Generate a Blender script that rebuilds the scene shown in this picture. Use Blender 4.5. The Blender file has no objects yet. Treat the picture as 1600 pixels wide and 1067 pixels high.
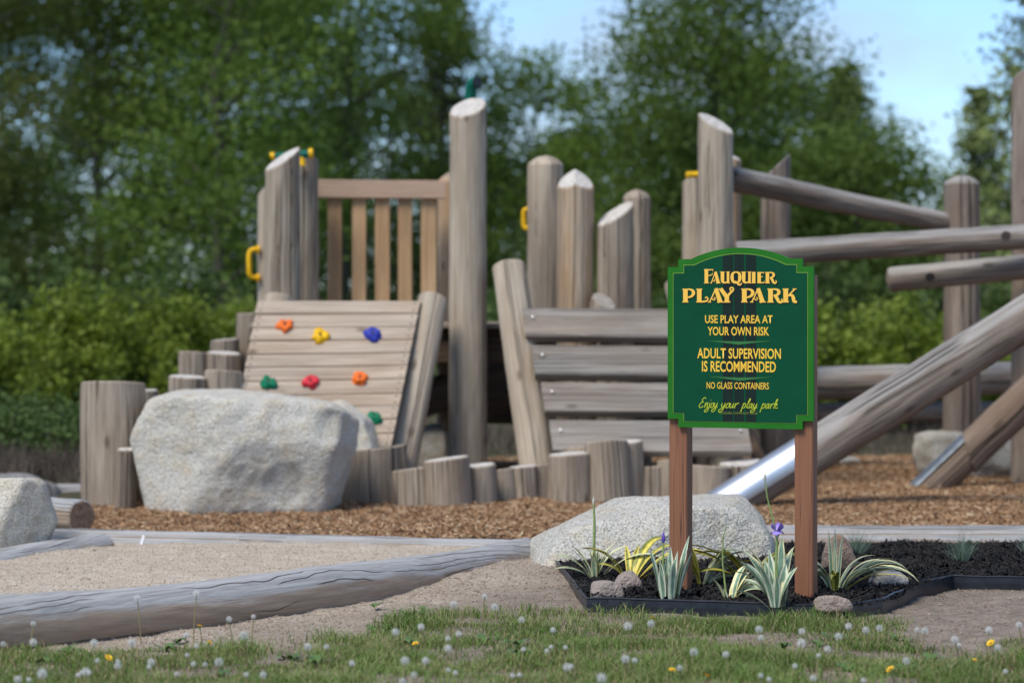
import bpy, math, random
import numpy as np
from mathutils import Vector, Matrix, noise as mnoise

# ------------------------------------------------------------------ camera, world, sun
SC = bpy.context.scene
F, HOR, CH = 4200.0, 470.0, 1.45          # focal length and horizon in photo pixels, camera height
cam_d = bpy.data.cameras.new('camera'); cam = bpy.data.objects.new('camera', cam_d)
SC.collection.objects.link(cam); SC.camera = cam
cam.location = (0, 0, CH); cam.rotation_euler = (math.pi/2, 0, 0)
cam_d.sensor_width = 36; cam_d.lens = F/1600*36
cam_d.shift_y = -(533.5-HOR)/1600
cam_d.clip_start = 0.1; cam_d.clip_end = 4000
cam_d.dof.use_dof = True; cam_d.dof.focus_distance = 12.75; cam_d.dof.aperture_fstop = 1.95

SUN = Vector((-0.36, -0.44, 0.82)).normalized()
wd = bpy.data.worlds.new('World'); SC.world = wd; wd.use_nodes = True
nt = wd.node_tree; nt.nodes.clear()
wo = nt.nodes.new('ShaderNodeOutputWorld'); bg = nt.nodes.new('ShaderNodeBackground')
sky = nt.nodes.new('ShaderNodeTexSky'); sky.sky_type = 'NISHITA'; sky.sun_disc = False
sky.sun_elevation = math.asin(SUN.z); sky.sun_rotation = math.atan2(SUN.x, SUN.y)
sky.altitude = 600; sky.air_density = 1.0; sky.dust_density = 0.2; sky.ozone_density = 3.0
wtc = nt.nodes.new('ShaderNodeTexCoord'); wmap = nt.nodes.new('ShaderNodeMapping')
wmap.inputs['Scale'].default_value = (1, 1, 2.6); wmap.inputs['Location'].default_value = (0.27, 0.1, 0.05)
wn = nt.nodes.new('ShaderNodeTexNoise'); wn.inputs['Scale'].default_value = 7.5; wn.inputs['Detail'].default_value = 7
wr = nt.nodes.new('ShaderNodeValToRGB'); wr.color_ramp.elements[0].position = 0.42; wr.color_ramp.elements[1].position = 0.66; wr.color_ramp.elements[1].color = (.8, .8, .8, 1)
wm = nt.nodes.new('ShaderNodeMix'); wm.data_type = 'RGBA'
wmul = nt.nodes.new('ShaderNodeMix'); wmul.data_type = 'RGBA'; wmul.blend_type = 'MULTIPLY'; wmul.inputs[0].default_value = 1
wmul.inputs[7].default_value = (0.60, 0.72, 0.88, 1)
nt.links.new(wtc.outputs['Generated'], wmap.inputs['Vector']); nt.links.new(wmap.outputs[0], wn.inputs['Vector'])
nt.links.new(wn.outputs[0], wr.inputs[0]); nt.links.new(wr.outputs[0], wm.inputs[0])
nt.links.new(sky.outputs[0], wmul.inputs[6])
nt.links.new(wmul.outputs[2], wm.inputs[6]); wm.inputs[7].default_value = (2.35, 2.7, 3.2, 1)
nt.links.new(wm.outputs[2], bg.inputs[0]); bg.inputs[1].default_value = 0.125
nt.links.new(bg.outputs[0], wo.inputs[0])
sun_d = bpy.data.lights.new('sun', 'SUN'); sun = bpy.data.objects.new('sun', sun_d); SC.collection.objects.link(sun)
sun_d.energy = 2.05; sun_d.angle = math.radians(24); sun_d.color = (1.0, 0.95, 0.85)
sun.rotation_euler = SUN.to_track_quat('Z', 'Y').to_euler(); sun.location = (-6, -4, 12)
SC.view_settings.view_transform = 'Standard'; SC.view_settings.look = 'None'
SC.view_settings.exposure = 0.86; SC.view_settings.gamma = 1.0; SC.view_settings.use_curve_mapping = False

# ------------------------------------------------------------------ helpers
C = SC.collection
def W(px, py, Y): return Vector(((px-800)/F*Y, Y, CH-(py-HOR)/F*Y))
def gY(py, z=0.0): return F*(CH-z)/(py-HOR)
def G(px, py, z=0.0):
    Y = gY(py, z); return Vector(((px-800)/F*Y, Y, z))
def zat(py, Y): return CH-(py-HOR)/F*Y
def xat(px, Y): return (px-800)/F*Y

def mesh_np(name, v, faces, mats=(), mi=None, smooth=False, tone=None):
    """v (N,3) array, faces list of arrays (M,k)"""
    me = bpy.data.meshes.new(name); v = np.asarray(v, dtype=np.float32)
    if not isinstance(faces, list) or np.ndim(faces[0]) == 1: faces = [faces]
    faces = [np.asarray(f, dtype=np.int32) for f in faces if len(f)]
    me.vertices.add(len(v)); me.vertices.foreach_set('co', v.ravel())
    tot = np.concatenate([np.full(len(f), f.shape[1], np.int32) for f in faces])
    idx = np.concatenate([f.ravel() for f in faces])
    me.loops.add(len(idx)); me.loops.foreach_set('vertex_index', idx)
    me.polygons.add(len(tot)); st = np.concatenate([[0], np.cumsum(tot)[:-1]]).astype(np.int32)
    me.polygons.foreach_set('loop_start', st); me.polygons.foreach_set('loop_total', tot)
    for m in mats: me.materials.append(m)
    if mi is not None: me.polygons.foreach_set('material_index', np.asarray(mi, np.int32))
    me.polygons.foreach_set('use_smooth', np.full(len(tot), bool(smooth)) if np.isscalar(smooth) else np.asarray(smooth, bool))
    if tone is not None:
        a = me.attributes.new('tone', 'FLOAT', 'FACE'); a.data.foreach_set('value', np.asarray(tone, np.float32))
    me.update(calc_edges=True); me.validate()
    return me

def put(name, me, loc=(0, 0, 0), parent=None, rot=None):
    o = bpy.data.objects.new(name, me); C.objects.link(o)
    loc = Vector(loc)
    if parent is not None:
        o.parent = parent
    o.location = loc
    if rot is not None: o.rotation_mode = 'QUATERNION'; o.rotation_quaternion = rot
    return o
def tag(o, label=None, cat=None, group=None, kind=None):
    if label: o['label'] = label
    if cat: o['category'] = cat
    if group: o['group'] = group
    if kind: o['kind'] = kind
    return o
def thing(name, loc, label, cat, group=None):
    o = bpy.data.objects.new(name, None); C.objects.link(o); o.location = loc; o.empty_display_size = 0.1
    return tag(o, label, cat, group)
def loc_in(p, parent):
    return Vector(p) - (parent.location if parent is not None else Vector((0, 0, 0)))

class MB:
    def __init__(s): s.v = []; s.f = []; s.m = []; s.s = []
    def add(s, vs, fs, mi=0, sm=False):
        b = len(s.v); s.v += [tuple(p) for p in vs]
        for f in fs: s.f.append(tuple(b+i for i in f)); s.m.append(mi); s.s.append(sm)
    def tube(s, pts, rad, seg=8, mi=0, cap=True, sm=True):
        pts = [Vector(p) for p in pts]; n = len(pts)
        if not hasattr(rad, '__len__'): rad = [rad]*n
        vs = []; ref = None
        for i, p in enumerate(pts):
            t = (pts[min(i+1, n-1)]-pts[max(i-1, 0)]).normalized()
            if ref is None: ref = t.orthogonal().normalized()
            u = (ref - t*ref.dot(t))
            u = u.normalized() if u.length > 1e-6 else t.orthogonal().normalized()
            ref = u; w = t.cross(u)
            for k in range(seg):
                a = 2*math.pi*k/seg; vs.append(p+(u*math.cos(a)+w*math.sin(a))*rad[i])
        fs = [(i*seg+k, i*seg+(k+1) % seg, (i+1)*seg+(k+1) % seg, (i+1)*seg+k) for i in range(n-1) for k in range(seg)]
        s.add(vs, fs, mi, sm)
        if cap:
            s.add(vs[:seg], [tuple(range(seg-1, -1, -1))], mi); s.add(vs[-seg:], [tuple(range(seg))], mi)
    def box(s, c, d, mi=0):
        x, y, z = c; a, b, e = d[0]/2, d[1]/2, d[2]/2
        vs = [(x+i*a, y+j*b, z+k*e) for i in (-1, 1) for j in (-1, 1) for k in (-1, 1)]
        s.add(vs, [(0, 1, 3, 2), (4, 6, 7, 5), (0, 4, 5, 1), (2, 3, 7, 6), (0, 2, 6, 4), (1, 5, 7, 3)], mi)
    def mesh(s, name, mats):
        me = bpy.data.meshes.new(name); me.from_pydata(s.v, [], s.f)
        for m in mats: me.materials.append(m)
        me.polygons.foreach_set('material_index', s.m); me.polygons.foreach_set('use_smooth', s.s); me.update()
        return me

# ------------------------------------------------------------------ materials
class NT:
    def __init__(s, name):
        s.m = bpy.data.materials.new(name); s.m.use_nodes = True; s.t = s.m.node_tree; s.t.nodes.clear()
        s.out = s.n('OutputMaterial'); s.b = s.n('BsdfPrincipled'); s.l(s.b.outputs[0], s.out.inputs[0])
    def n(s, t, **k):
        o = s.t.nodes.new('ShaderNode'+t)
        for a, b in k.items(): setattr(o, a, b)
        return o
    def l(s, a, b): s.t.links.new(a, b)
    def coord(s, scale=(1, 1, 1), rnd=True, kind='Object'):
        tc = s.n('TexCoord'); mp = s.n('Mapping'); mp.inputs['Scale'].default_value = scale
        if rnd:
            oi = s.n('ObjectInfo'); m = s.n('Math', operation='MULTIPLY'); m.inputs[1].default_value = 37.0
            s.l(oi.outputs['Random'], m.inputs[0]); ad = s.n('VectorMath', operation='ADD')
            s.l(tc.outputs[kind], ad.inputs[0]); s.l(m.outputs[0], ad.inputs[1]); s.l(ad.outputs[0], mp.inputs['Vector'])
        else: s.l(tc.outputs[kind], mp.inputs['Vector'])
        return mp.outputs[0]
    def noise(s, vec, scale, detail=4, rough=0.55, dist=0.0):
        n = s.n('TexNoise'); n.inputs['Scale'].default_value = scale; n.inputs['Detail'].default_value = detail
        n.inputs['Roughness'].default_value = rough; n.inputs['Distortion'].default_value = dist
        if vec is not None: s.l(vec, n.inputs['Vector'])
        return n.outputs[0]
    def ramp(s, fac, stops):
        r = s.n('ValToRGB'); e = r.color_ramp.elements
        while len(e) < len(stops): e.new(0.5)
        for i, (p, c) in enumerate(stops):
            e[i].position = p; c = c if hasattr(c, '__len__') else (c, c, c); e[i].color = (*c, 1)
        s.l(fac, r.inputs[0]); return r.outputs[0]
    def mix(s, fac, a, b, mode='MIX'):
        m = s.n('Mix', data_type='RGBA', blend_type=mode)
        for v, i in ((fac, 0), (a, 6), (b, 7)):
            if hasattr(v, 'is_output'): s.l(v, m.inputs[i])
            elif hasattr(v, '__len__'): m.inputs[i].default_value = (*v, 1)
            else: m.inputs[i].default_value = v if i == 0 else (v, v, v, 1)
        return m.outputs[2]
    def math(s, op, a, b=None):
        m = s.n('Math', operation=op)
        for v, i in ((a, 0), (b, 1)):
            if v is None: continue
            if hasattr(v, 'is_output'): s.l(v, m.inputs[i])
            else: m.inputs[i].default_value = v
        return m.outputs[0]
    def bump(s, h, strength=0.3, dist=0.01):
        b = s.n('Bump'); b.inputs['Strength'].default_value = strength; b.inputs['Distance'].default_value = dist
        s.l(h, b.inputs['Height']); s.l(b.outputs[0], s.b.inputs['Normal'])
    def fin(s, col, rough=0.8, spec=0.3):
        if hasattr(col, 'is_output'): s.l(col, s.b.inputs['Base Color'])
        else: s.b.inputs['Base Color'].default_value = (*col, 1)
        s.b.inputs['Roughness'].default_value = rough; s.b.inputs['Specular IOR Level'].default_value = spec
        return s.m

def wood_mat(name, light, dark, stain, stain_amt=0.5, up_col=None, var=0.25, knots=True, check=1.0):
    """grain runs along local Z"""
    k = NT(name)
    fine = k.noise(k.coord((42, 42, 0.8)), 1.7, 8, 0.72, 0.04)
    col = k.ramp(fine, [(0.32, dark), (0.5, [(a+b)/2 for a, b in zip(light, dark)]), (0.66, light)])
    blot = k.noise(k.coord((3, 3, 0.7)), 1.3, 4, 0.6)
    col = k.mix(k.math('MULTIPLY', k.ramp(blot, [(0.42, 0), (0.68, 1)]), stain_amt), col, stain)
    pale = k.noise(k.coord((9, 9, 1.1)), 1.1, 3)
    col = k.mix(k.ramp(pale, [(0.55, 0.0), (0.75, 0.35)]), col, [min(1, c*1.35) for c in light])
    if up_col:  # upward faces take this second colour, edge broken by noise
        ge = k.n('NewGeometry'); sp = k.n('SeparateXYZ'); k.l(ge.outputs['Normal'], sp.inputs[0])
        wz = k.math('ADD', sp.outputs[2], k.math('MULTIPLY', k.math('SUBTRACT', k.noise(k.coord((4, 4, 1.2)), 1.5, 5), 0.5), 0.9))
        wc = k.mix(k.ramp(fine, [(0.35, 0.0), (0.62, 1.0)]), [c*0.62 for c in up_col], up_col)
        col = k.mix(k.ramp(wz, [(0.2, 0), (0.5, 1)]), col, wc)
    # hairline checks: narrow band of a stretched noise
    tcx = k.n('TexCoord'); sx = k.n('SeparateXYZ'); k.l(tcx.outputs['Object'], sx.inputs[0]); oix = k.n('ObjectInfo')
    ang = k.math('ARCTAN2', sx.outputs[0], sx.outputs[1])
    wnd = k.math('MULTIPLY', k.noise(k.coord((.6, .6, 1.3)), 1.0, 3, 0.55), 0.45)
    w1 = k.math('ADD', k.math('ADD', k.math('MULTIPLY', ang, 1.0), wnd), k.math('MULTIPLY', oix.outputs['Random'], 53.0))
    n1d = k.n('TexNoise'); n1d.noise_dimensions = '1D'; n1d.inputs['Scale'].default_value = 4.2; n1d.inputs['Detail'].default_value = 1.0; k.l(w1, n1d.inputs['W'])
    band = k.ramp(k.math('ABSOLUTE', k.math('SUBTRACT', n1d.outputs[0], 0.5)), [(0.0, 1), (0.010, 0.9), (0.024, 0)])
    gate = k.ramp(k.noise(k.coord((6, 6, 0.7)), 1.0, 2), [(0.47, 0), (0.52, 1)])
    crack = k.math('MULTIPLY', k.math('MULTIPLY', band, gate), check)
    col = k.mix(k.math('MULTIPLY', crack, 0.85), col, [c*0.22 for c in dark])
    if knots:
        vo = k.n('TexVoronoi'); vo.inputs['Scale'].default_value = 1.0; k.l(k.coord((4.2, 4.2, 1.9)), vo.inputs['Vector'])
        kn = k.ramp(vo.outputs['Distance'], [(0.05, 1), (0.12, 0)])
        col = k.mix(k.math('MULTIPLY', kn, 0.7), col, [c*0.4 for c in stain])
    oi = k.n('ObjectInfo')
    col = k.mix(1.0, col, k.ramp(oi.outputs['Random'], [(0, 1-var), (1, 1.0)]), 'MULTIPLY')
    h = k.math('SUBTRACT', fine, k.math('MULTIPLY', crack, 1.2))
    k.bump(h, 0.8, 0.012)
    return k.fin(col, 0.82, 0.25)
def end_mat(name, light, dark):
    k = NT(name)
    tc = k.n('TexCoord'); mp = k.n('Mapping'); mp.inputs['Scale'].default_value = (1, 1, 0.0); k.l(tc.outputs['Object'], mp.inputs['Vector'])
    ln = k.n('VectorMath', operation='LENGTH'); k.l(mp.outputs[0], ln.inputs[0])
    nz = k.noise(mp.outputs[0], 9, 4)
    rr = k.math('ADD', k.math('MULTIPLY', ln.outputs['Value'], 520.0), k.math('MULTIPLY', nz, 9.0))
    ring = k.math('SINE', rr)
    col = k.mix(k.ramp(ring, [(0.1, 0), (1, 0.55)]), light, dark)
    sp = k.noise(k.coord((1, 1, 1)), 24, 5)
    col = k.mix(k.ramp(sp, [(0.4, 0.5), (0.65, 0)]), col, [c*0.6 for c in dark])
    k.bump(sp, 0.4, 0.006)
    return k.fin(col, 0.85, 0.2)

M = {}
M['post'] = wood_mat('weathered_post_wood', (0.620, 0.525, 0.405), (0.360, 0.283, 0.200), (0.310, 0.211, 0.131), 0.45, var=0.28)
M['stump'] = wood_mat('weathered_stump_wood', (0.54, 0.45, 0.345), (0.26, 0.2, 0.145), (0.230, 0.155, 0.100), 0.6, var=0.25)
M['beam'] = wood_mat('grey_beam_wood', (0.410, 0.340, 0.273), (0.170, 0.128, 0.097), (0.200, 0.129, 0.089), 0.6, up_col=(0.460, 0.422, 0.378), var=0.15)
M['fresh'] = wood_mat('honey_post_wood', (0.560, 0.463, 0.352), (0.350, 0.257, 0.173), (0.460, 0.257, 0.105), 0.8, var=0.1)
M['slat'] = wood_mat('silver_slat_wood', (0.420, 0.381, 0.331), (0.200, 0.173, 0.145), (0.290, 0.206, 0.137), 0.55, var=0.15, check=0.6)
M['plank'] = wood_mat('pale_plank_wood', (0.610, 0.499, 0.389), (0.420, 0.319, 0.231), (0.420, 0.278, 0.163), 0.4, var=0.14, check=0.15)
M['cedar'] = wood_mat('cedar_wood', (0.68, 0.46, 0.26), (0.47, 0.285, 0.145), (0.460, 0.236, 0.105), 0.5, var=0.2, check=0.15)
M['cedar_rail'] = wood_mat('cedar_rail_wood', (0.580, 0.412, 0.304), (0.420, 0.278, 0.189), (0.480, 0.308, 0.200), 0.4, var=0.05, check=0.15)
M['dark'] = wood_mat('shade_toned_joist_wood', (0.130, 0.088, 0.058), (0.060, 0.041, 0.027), (0.090, 0.051, 0.032), 0.5, var=0.1)  # joist colour darkened to hold the shade under the deck
M['border'] = wood_mat('silver_border_log_wood', (0.50, 0.385, 0.285), (0.33, 0.24, 0.17), (0.42, 0.30, 0.21), 0.6, up_col=(0.50, 0.485, 0.465), var=0.08)
M['brownlog'] = wood_mat('brown_slide_log_wood', (0.31, 0.235, 0.175), (0.13, 0.09, 0.064), (0.19, 0.12, 0.078), 0.7, var=0.05)
M['end'] = end_mat('pale_log_end', (0.660, 0.618, 0.557), (0.460, 0.402, 0.336))
M['end_brown'] = end_mat('brown_log_end', (0.330, 0.216, 0.142), (0.170, 0.102, 0.063))
M['end_grey'] = end_mat('grey_log_end', (0.450, 0.402, 0.347), (0.270, 0.227, 0.189))
M['bark'] = wood_mat('tree_bark', (0.20, 0.18, 0.145), (0.10, 0.09, 0.07), (0.14, 0.12, 0.09), 0.5, var=0.3, knots=False)

def granite(name, base, dark, warm, speck=1.0):
    k = NT(name); co = k.coord((1, 1, 1))
    n1 = k.noise(co, 3.2, 6, 0.6); n2 = k.noise(co, 60, 3, 0.7); n3 = k.noise(co, 9, 5, 0.65)
    col = k.mix(k.ramp(n1, [(0.38, 0), (0.66, 1)]), base, [c*0.86 for c in base])
    col = k.mix(k.ramp(n3, [(0.46, 0), (0.66, 0.8)]), col, warm)
    vo = k.n('TexVoronoi'); vo.inputs['Scale'].default_value = 150*speck; k.l(co, vo.inputs['Vector'])
    cell = k.n('SeparateColor'); k.l(vo.outputs['Color'], cell.inputs[0])
    col = k.mix(k.ramp(cell.outputs[0], [(0.68, 0), (0.72, 0.6)]), col, dark)
    col = k.mix(k.ramp(cell.outputs[1], [(0.8, 0), (0.84, 0.45)]), col, [min(.85, c*1.35) for c in base])
    lich = k.noise(co, 5.5, 8, 0.75, 0.6)
    col = k.mix(k.ramp(lich, [(0.58, 0), (0.72, 0.35)]), col, dark)
    h = k.math('ADD', k.math('MULTIPLY', n3, 1.0), k.math('ADD', k.math('MULTIPLY', n2, 0.6), k.math('MULTIPLY', lich, 0.5)))
    k.bump(h, 1.0, 0.035)
    return k.fin(col, 0.9, 0.2)
M['granite'] = granite('pale_granite', (0.68, 0.645, 0.565), (0.36, 0.315, 0.235), (0.60, 0.50, 0.35))
M['granite2'] = granite('speckled_garden_granite', (0.62, 0.59, 0.52), (0.17, 0.155, 0.13), (0.60, 0.52, 0.38), 0.9)
M['granite3'] = granite('cream_granite', (0.66, 0.61, 0.51), (0.3, 0.26, 0.2), (0.5, 0.41, 0.29))
M['rock_grey'] = granite('grey_rock', (0.33, 0.32, 0.31), (0.19, 0.18, 0.17), (0.33, 0.28, 0.23))
M['rock_pink'] = granite('pinkish_rock', (0.40, 0.335, 0.29), (0.24, 0.19, 0.16), (0.43, 0.30, 0.23), 2.0)
M['rock_red'] = granite('reddish_rock', (0.36, 0.27, 0.21), (0.2, 0.14, 0.11), (0.42, 0.24, 0.15), 1.6)
M['rock_white'] = granite('white_banded_rock', (0.43, 0.41, 0.385), (0.25, 0.23, 0.2), (0.5, 0.49, 0.46), 2.0)

def tone_mat(name, stops, rough=0.8, trans=0.0, spec=0.2, tcol=None):
    k = NT(name); at = k.n('Attribute', attribute_name='tone')
    col = k.ramp(at.outputs['Fac'], stops); k.fin(col, rough, spec)
    if trans > 0:
        tr = k.n('BsdfTranslucent'); mx = k.n('MixShader'); mx.inputs[0].default_value = trans
        k.l(k.mix(1.0, col, tcol or (1.0, 1.0, 0.55), 'MULTIPLY'), tr.inputs[0]); k.l(k.b.outputs[0], mx.inputs[1]); k.l(tr.outputs[0], mx.inputs[2]); k.l(mx.outputs[0], k.out.inputs[0])
    return k.m
M['chip'] = tone_mat('cedar_chip', [(0, (0.085, 0.046, 0.021)), (0.3, (0.19, 0.10, 0.048)), (0.6, (0.335, 0.19, 0.095)), (0.85, (0.48, 0.32, 0.185)), (1, (0.64, 0.53, 0.37))])
M['blackchip'] = tone_mat('black_chip', [(0, (0.006, 0.005, 0.005)), (0.6, (0.018, 0.016, 0.015)), (0.95, (0.04, 0.034, 0.03)), (1, (0.085, 0.06, 0.042))], 0.7)
M['grain'] = tone_mat('sand_grain', [(0, (0.13, 0.1, 0.075)), (0.25, (0.36, 0.29, 0.215)), (0.7, (0.52, 0.44, 0.345)), (1, (0.68, 0.62, 0.54))], 0.9)
M['clod'] = tone_mat('dirt_clod', [(0, (0.13, 0.09, 0.065)), (0.5, (0.27, 0.205, 0.155)), (1, (0.44, 0.37, 0.30))], 0.95)
M['grass'] = tone_mat('grass_blade', [(0, (0.075, 0.13, 0.025)), (0.5, (0.15, 0.23, 0.055)), (0.82, (0.25, 0.33, 0.105)), (0.9, (0.30, 0.26, 0.13)), (1, (0.42, 0.35, 0.2))], 0.55, 0.3)
M['fescue'] = tone_mat('blue_fescue', [(0, (0.11, 0.17, 0.12)), (0.7, (0.22, 0.30, 0.235)), (1, (0.33, 0.33, 0.22))], 0.6, 0.15)
M['leaf_a'] = tone_mat('broad_leaf', [(0, (0.098, 0.155, 0.033)), (0.5, (0.125, 0.19, 0.042)), (1, (0.165, 0.235, 0.06))], 0.7, 0.5)
M['leaf_b'] = tone_mat('bright_leaf', [(0, (0.10, 0.17, 0.03)), (0.5, (0.155, 0.24, 0.046)), (1, (0.22, 0.30, 0.072))], 0.65, 0.45)
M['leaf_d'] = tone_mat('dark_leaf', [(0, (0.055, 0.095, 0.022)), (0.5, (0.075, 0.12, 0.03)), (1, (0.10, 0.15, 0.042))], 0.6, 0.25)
M['leaf_o'] = tone_mat('olive_leaf', [(0, (0.075, 0.085, 0.028)), (0.5, (0.115, 0.14, 0.038)), (1, (0.165, 0.18, 0.055))], 0.7, 0.45)
M['needle'] = tone_mat('pine_needle', [(0, (0.11, 0.15, 0.045)), (0.5, (0.185, 0.24, 0.075)), (1, (0.26, 0.31, 0.10))], 0.6, 0.15)
M['needle_d'] = tone_mat('dark_needle', [(0, (0.03, 0.035, 0.018)), (0.5, (0.06, 0.07, 0.03)), (1, (0.10, 0.095, 0.045))], 0.6, 0.15)
M['bush'] = tone_mat('bush_leaf', [(0, (0.10, 0.145, 0.016)), (0.5, (0.18, 0.24, 0.03)), (1, (0.26, 0.32, 0.055))], 0.5, 0.35)
M['twig'] = tone_mat('dry_twig', [(0, (0.05, 0.04, 0.03)), (1, (0.14, 0.11, 0.085))], 0.9)

def ground_mat(name, a, b, c, scale, bump=0.6, vcol=None):
    k = NT(name); co = k.coord((1, 1, 1), rnd=False)
    n1 = k.noise(co, scale, 8, 0.7); n2 = k.noise(co, scale*9, 4, 0.7)
    col = k.ramp(n1, [(0.3, a), (0.52, b), (0.72, c)])
    if vcol:
        at = k.n('Attribute', attribute_name='sandy')
        col = k.mix(at.outputs['Fac'], col, k.ramp(n2, [(0.3, vcol[0]), (0.7, vcol[1])]))
    col = k.mix(k.ramp(n2, [(0.3, 0.55), (0.55, 0)]), col, [x*0.5 for x in b])
    k.bump(k.math('ADD', n1, k.math('MULTIPLY', n2, 0.4)), bump, 0.02)
    return k.fin(col, 0.95, 0.1)
M['field'] = ground_mat('field_ground', (0.04, 0.04, 0.02), (0.07, 0.065, 0.035), (0.11, 0.09, 0.055), 1.5)
M['dirt'] = ground_mat('dirt_ground', (0.17, 0.132, 0.10), (0.26, 0.212, 0.165), (0.37, 0.31, 0.25), 7, 1.0, vcol=((0.36, 0.29, 0.22), (0.50, 0.42, 0.33)))
M['sand'] = ground_mat('sand_ground', (0.40, 0.33, 0.25), (0.49, 0.41, 0.32), (0.56, 0.48, 0.385), 5)
M['mulch'] = ground_mat('mulch_ground', (0.13, 0.068, 0.035), (0.26, 0.14, 0.075), (0.36, 0.21, 0.12), 14)
M['black'] = ground_mat('black_mulch_ground', (0.008, 0.007, 0.006), (0.013, 0.011, 0.01), (0.024, 0.02, 0.018), 22)
def plain(name, col, rough=0.5, metal=0.0, spec=0.5, nb=0.0, var=0.0, sc=20):
    k = NT(name); c = col
    if var:
        n = k.noise(k.coord((1, 1, 1)), sc, 5, 0.6)
        c = k.mix(k.ramp(n, [(0.35, 0), (0.7, 1)]), [x*(1-var) for x in col], [min(1, x*(1+var)) for x in col])
        if nb: k.bump(n, nb, 0.003)
    k.fin(c, rough, spec); k.b.inputs['Metallic'].default_value = metal
    return k.m
M['sign_green'] = plain('sign_panel_green', (0.0005, 0.066, 0.027), 0.6, spec=0.15, var=0.08, sc=8)
M['sign_edge'] = plain('sign_border_green', (0.020, 0.155, 0.014), 0.6, spec=0.15, var=0.08, sc=8)
M['sign_line'] = plain('sign_pinline', (0.30, 0.42, 0.04), 0.5)
M['sign_stripe'] = plain('sign_stripe', (0.010, 0.022, 0.018), 0.6, spec=0.15, var=0.1)
M['sign_chev'] = plain('sign_chevron', (0.03, 0.17, 0.035), 0.5)
M['sign_yellow'] = plain('sign_yellow', (0.93, 0.56, 0.045), 0.5)
M['sign_gold'] = plain('sign_gold', (0.96, 0.55, 0.07), 0.5)
M['sign_lime'] = plain('sign_lime', (0.42, 0.50, 0.02), 0.5)
M['sign_dim'] = plain('sign_dim_yellow', (0.20, 0.27, 0.03), 0.5)
M['sign_black'] = plain('sign_black', (0.006, 0.007, 0.006), 0.5)
def post_paint():
    k = NT('brown_post_paint'); co = k.coord((30, 30, 1.2)); n = k.noise(co, 1.5, 6, 0.6)
    col = k.ramp(n, [(0.3, (0.215, 0.088, 0.043)), (0.7, (0.285, 0.122, 0.064))])
    w = k.noise(k.coord((7, 7, 4)), 2.5, 7, 0.75)
    col = k.mix(k.ramp(w, [(0.69, 0), (0.73, 0.5)]), col, (0.45, 0.36, 0.30))
    cr = k.noise(k.coord((22, 22, 0.25)), 1.3, 2)
    col = k.mix(k.ramp(k.math('ABSOLUTE', k.math('SUBTRACT', cr, 0.5)), [(0, 0.8), (0.012, 0)]), col, (0.07, 0.03, 0.018))
    k.bump(n, 0.4, 0.004); return k.fin(col, 0.6, 0.35)
M['brown'] = post_paint()
M['edging'] = plain('black_plastic', (0.016, 0.019, 0.026), 0.38, var=0.45, sc=14, nb=0.2)
M['steel'] = plain('stainless_steel', (0.62, 0.64, 0.66), 0.42, 1.0, var=0.08, sc=5)
M['galv'] = plain('galvanised_pipe', (0.42, 0.44, 0.46), 0.45, 1.0, var=0.15, sc=9)
M['shaded'] = plain('shaded_slide_steel', (0.33, 0.36, 0.38), 0.5, 1.0, var=0.3, sc=9)  # steel darkened so the second foot carries its shade in the colour
M['bolt'] = plain('bolt_metal', (0.7, 0.7, 0.7), 0.35, 1.0)
M['bolt_dark'] = plain('bolt_hole_dark', (0.05, 0.035, 0.028), 0.8)
for nme, c in dict(orange=(0.85, 0.16, 0.02), yellow=(0.85, 0.46, 0.01), blue=(0.03, 0.045, 0.33), green=(0.0, 0.17, 0.075), red=(0.62, 0.03, 0.045), dkgreen=(0.0, 0.11, 0.07)).items():
    M[nme] = plain('plastic_'+nme, c, 0.6, spec=0.25, var=0.25, sc=40)
M['leafgreen'] = plain('iris_grey_green', (0.19, 0.30, 0.19), 0.5, var=0.3, sc=30)
M['leafwhite'] = plain('iris_white_margin', (0.66, 0.68, 0.50), 0.5, var=0.12, sc=30)
M['leafolive'] = plain('iris_olive', (0.24, 0.26, 0.035), 0.5, var=0.3, sc=30)
M['leafyellow'] = plain('iris_yellow_margin', (0.74, 0.58, 0.10), 0.5, var=0.2, sc=30)
M['leafcream'] = plain('iris_cream_margin', (0.74, 0.68, 0.36), 0.5, var=0.15, sc=30)
M['stalk'] = plain('stalk_green', (0.25, 0.33, 0.10), 0.5, var=0.2)
M['petal'] = plain('violet_petal', (0.30, 0.20, 0.62), 0.5, var=0.25, sc=60)
M['petal_d'] = plain('deep_violet_petal', (0.12, 0.07, 0.38), 0.5, var=0.25, sc=60)
M['bud'] = plain('papery_bud', (0.5, 0.47, 0.38), 0.7, var=0.2)
M['dstem'] = plain('dandelion_stem', (0.26, 0.22, 0.10), 0.6, var=0.35, sc=6)
M['dyellow'] = plain('dandelion_yellow', (0.85, 0.52, 0.01), 0.6)
M['dcore'] = plain('dandelion_core', (0.20, 0.15, 0.09), 0.8)
M['weed'] = plain('weed_leaf', (0.085, 0.15, 0.03), 0.5, var=0.3)
k = NT('dandelion_fluff'); k.fin((0.78, 0.77, 0.73), 0.8, 0.1)
tr = k.n('BsdfTranslucent'); tr.inputs[0].default_value = (0.85, 0.84, 0.8, 1); mx = k.n('MixShader'); mx.inputs[0].default_value = 0.4
k.l(k.b.outputs[0], mx.inputs[1]); k.l(tr.outputs[0], mx.inputs[2]); k.l(mx.outputs[0], k.out.inputs[0]); M['fluff'] = k.m

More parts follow.
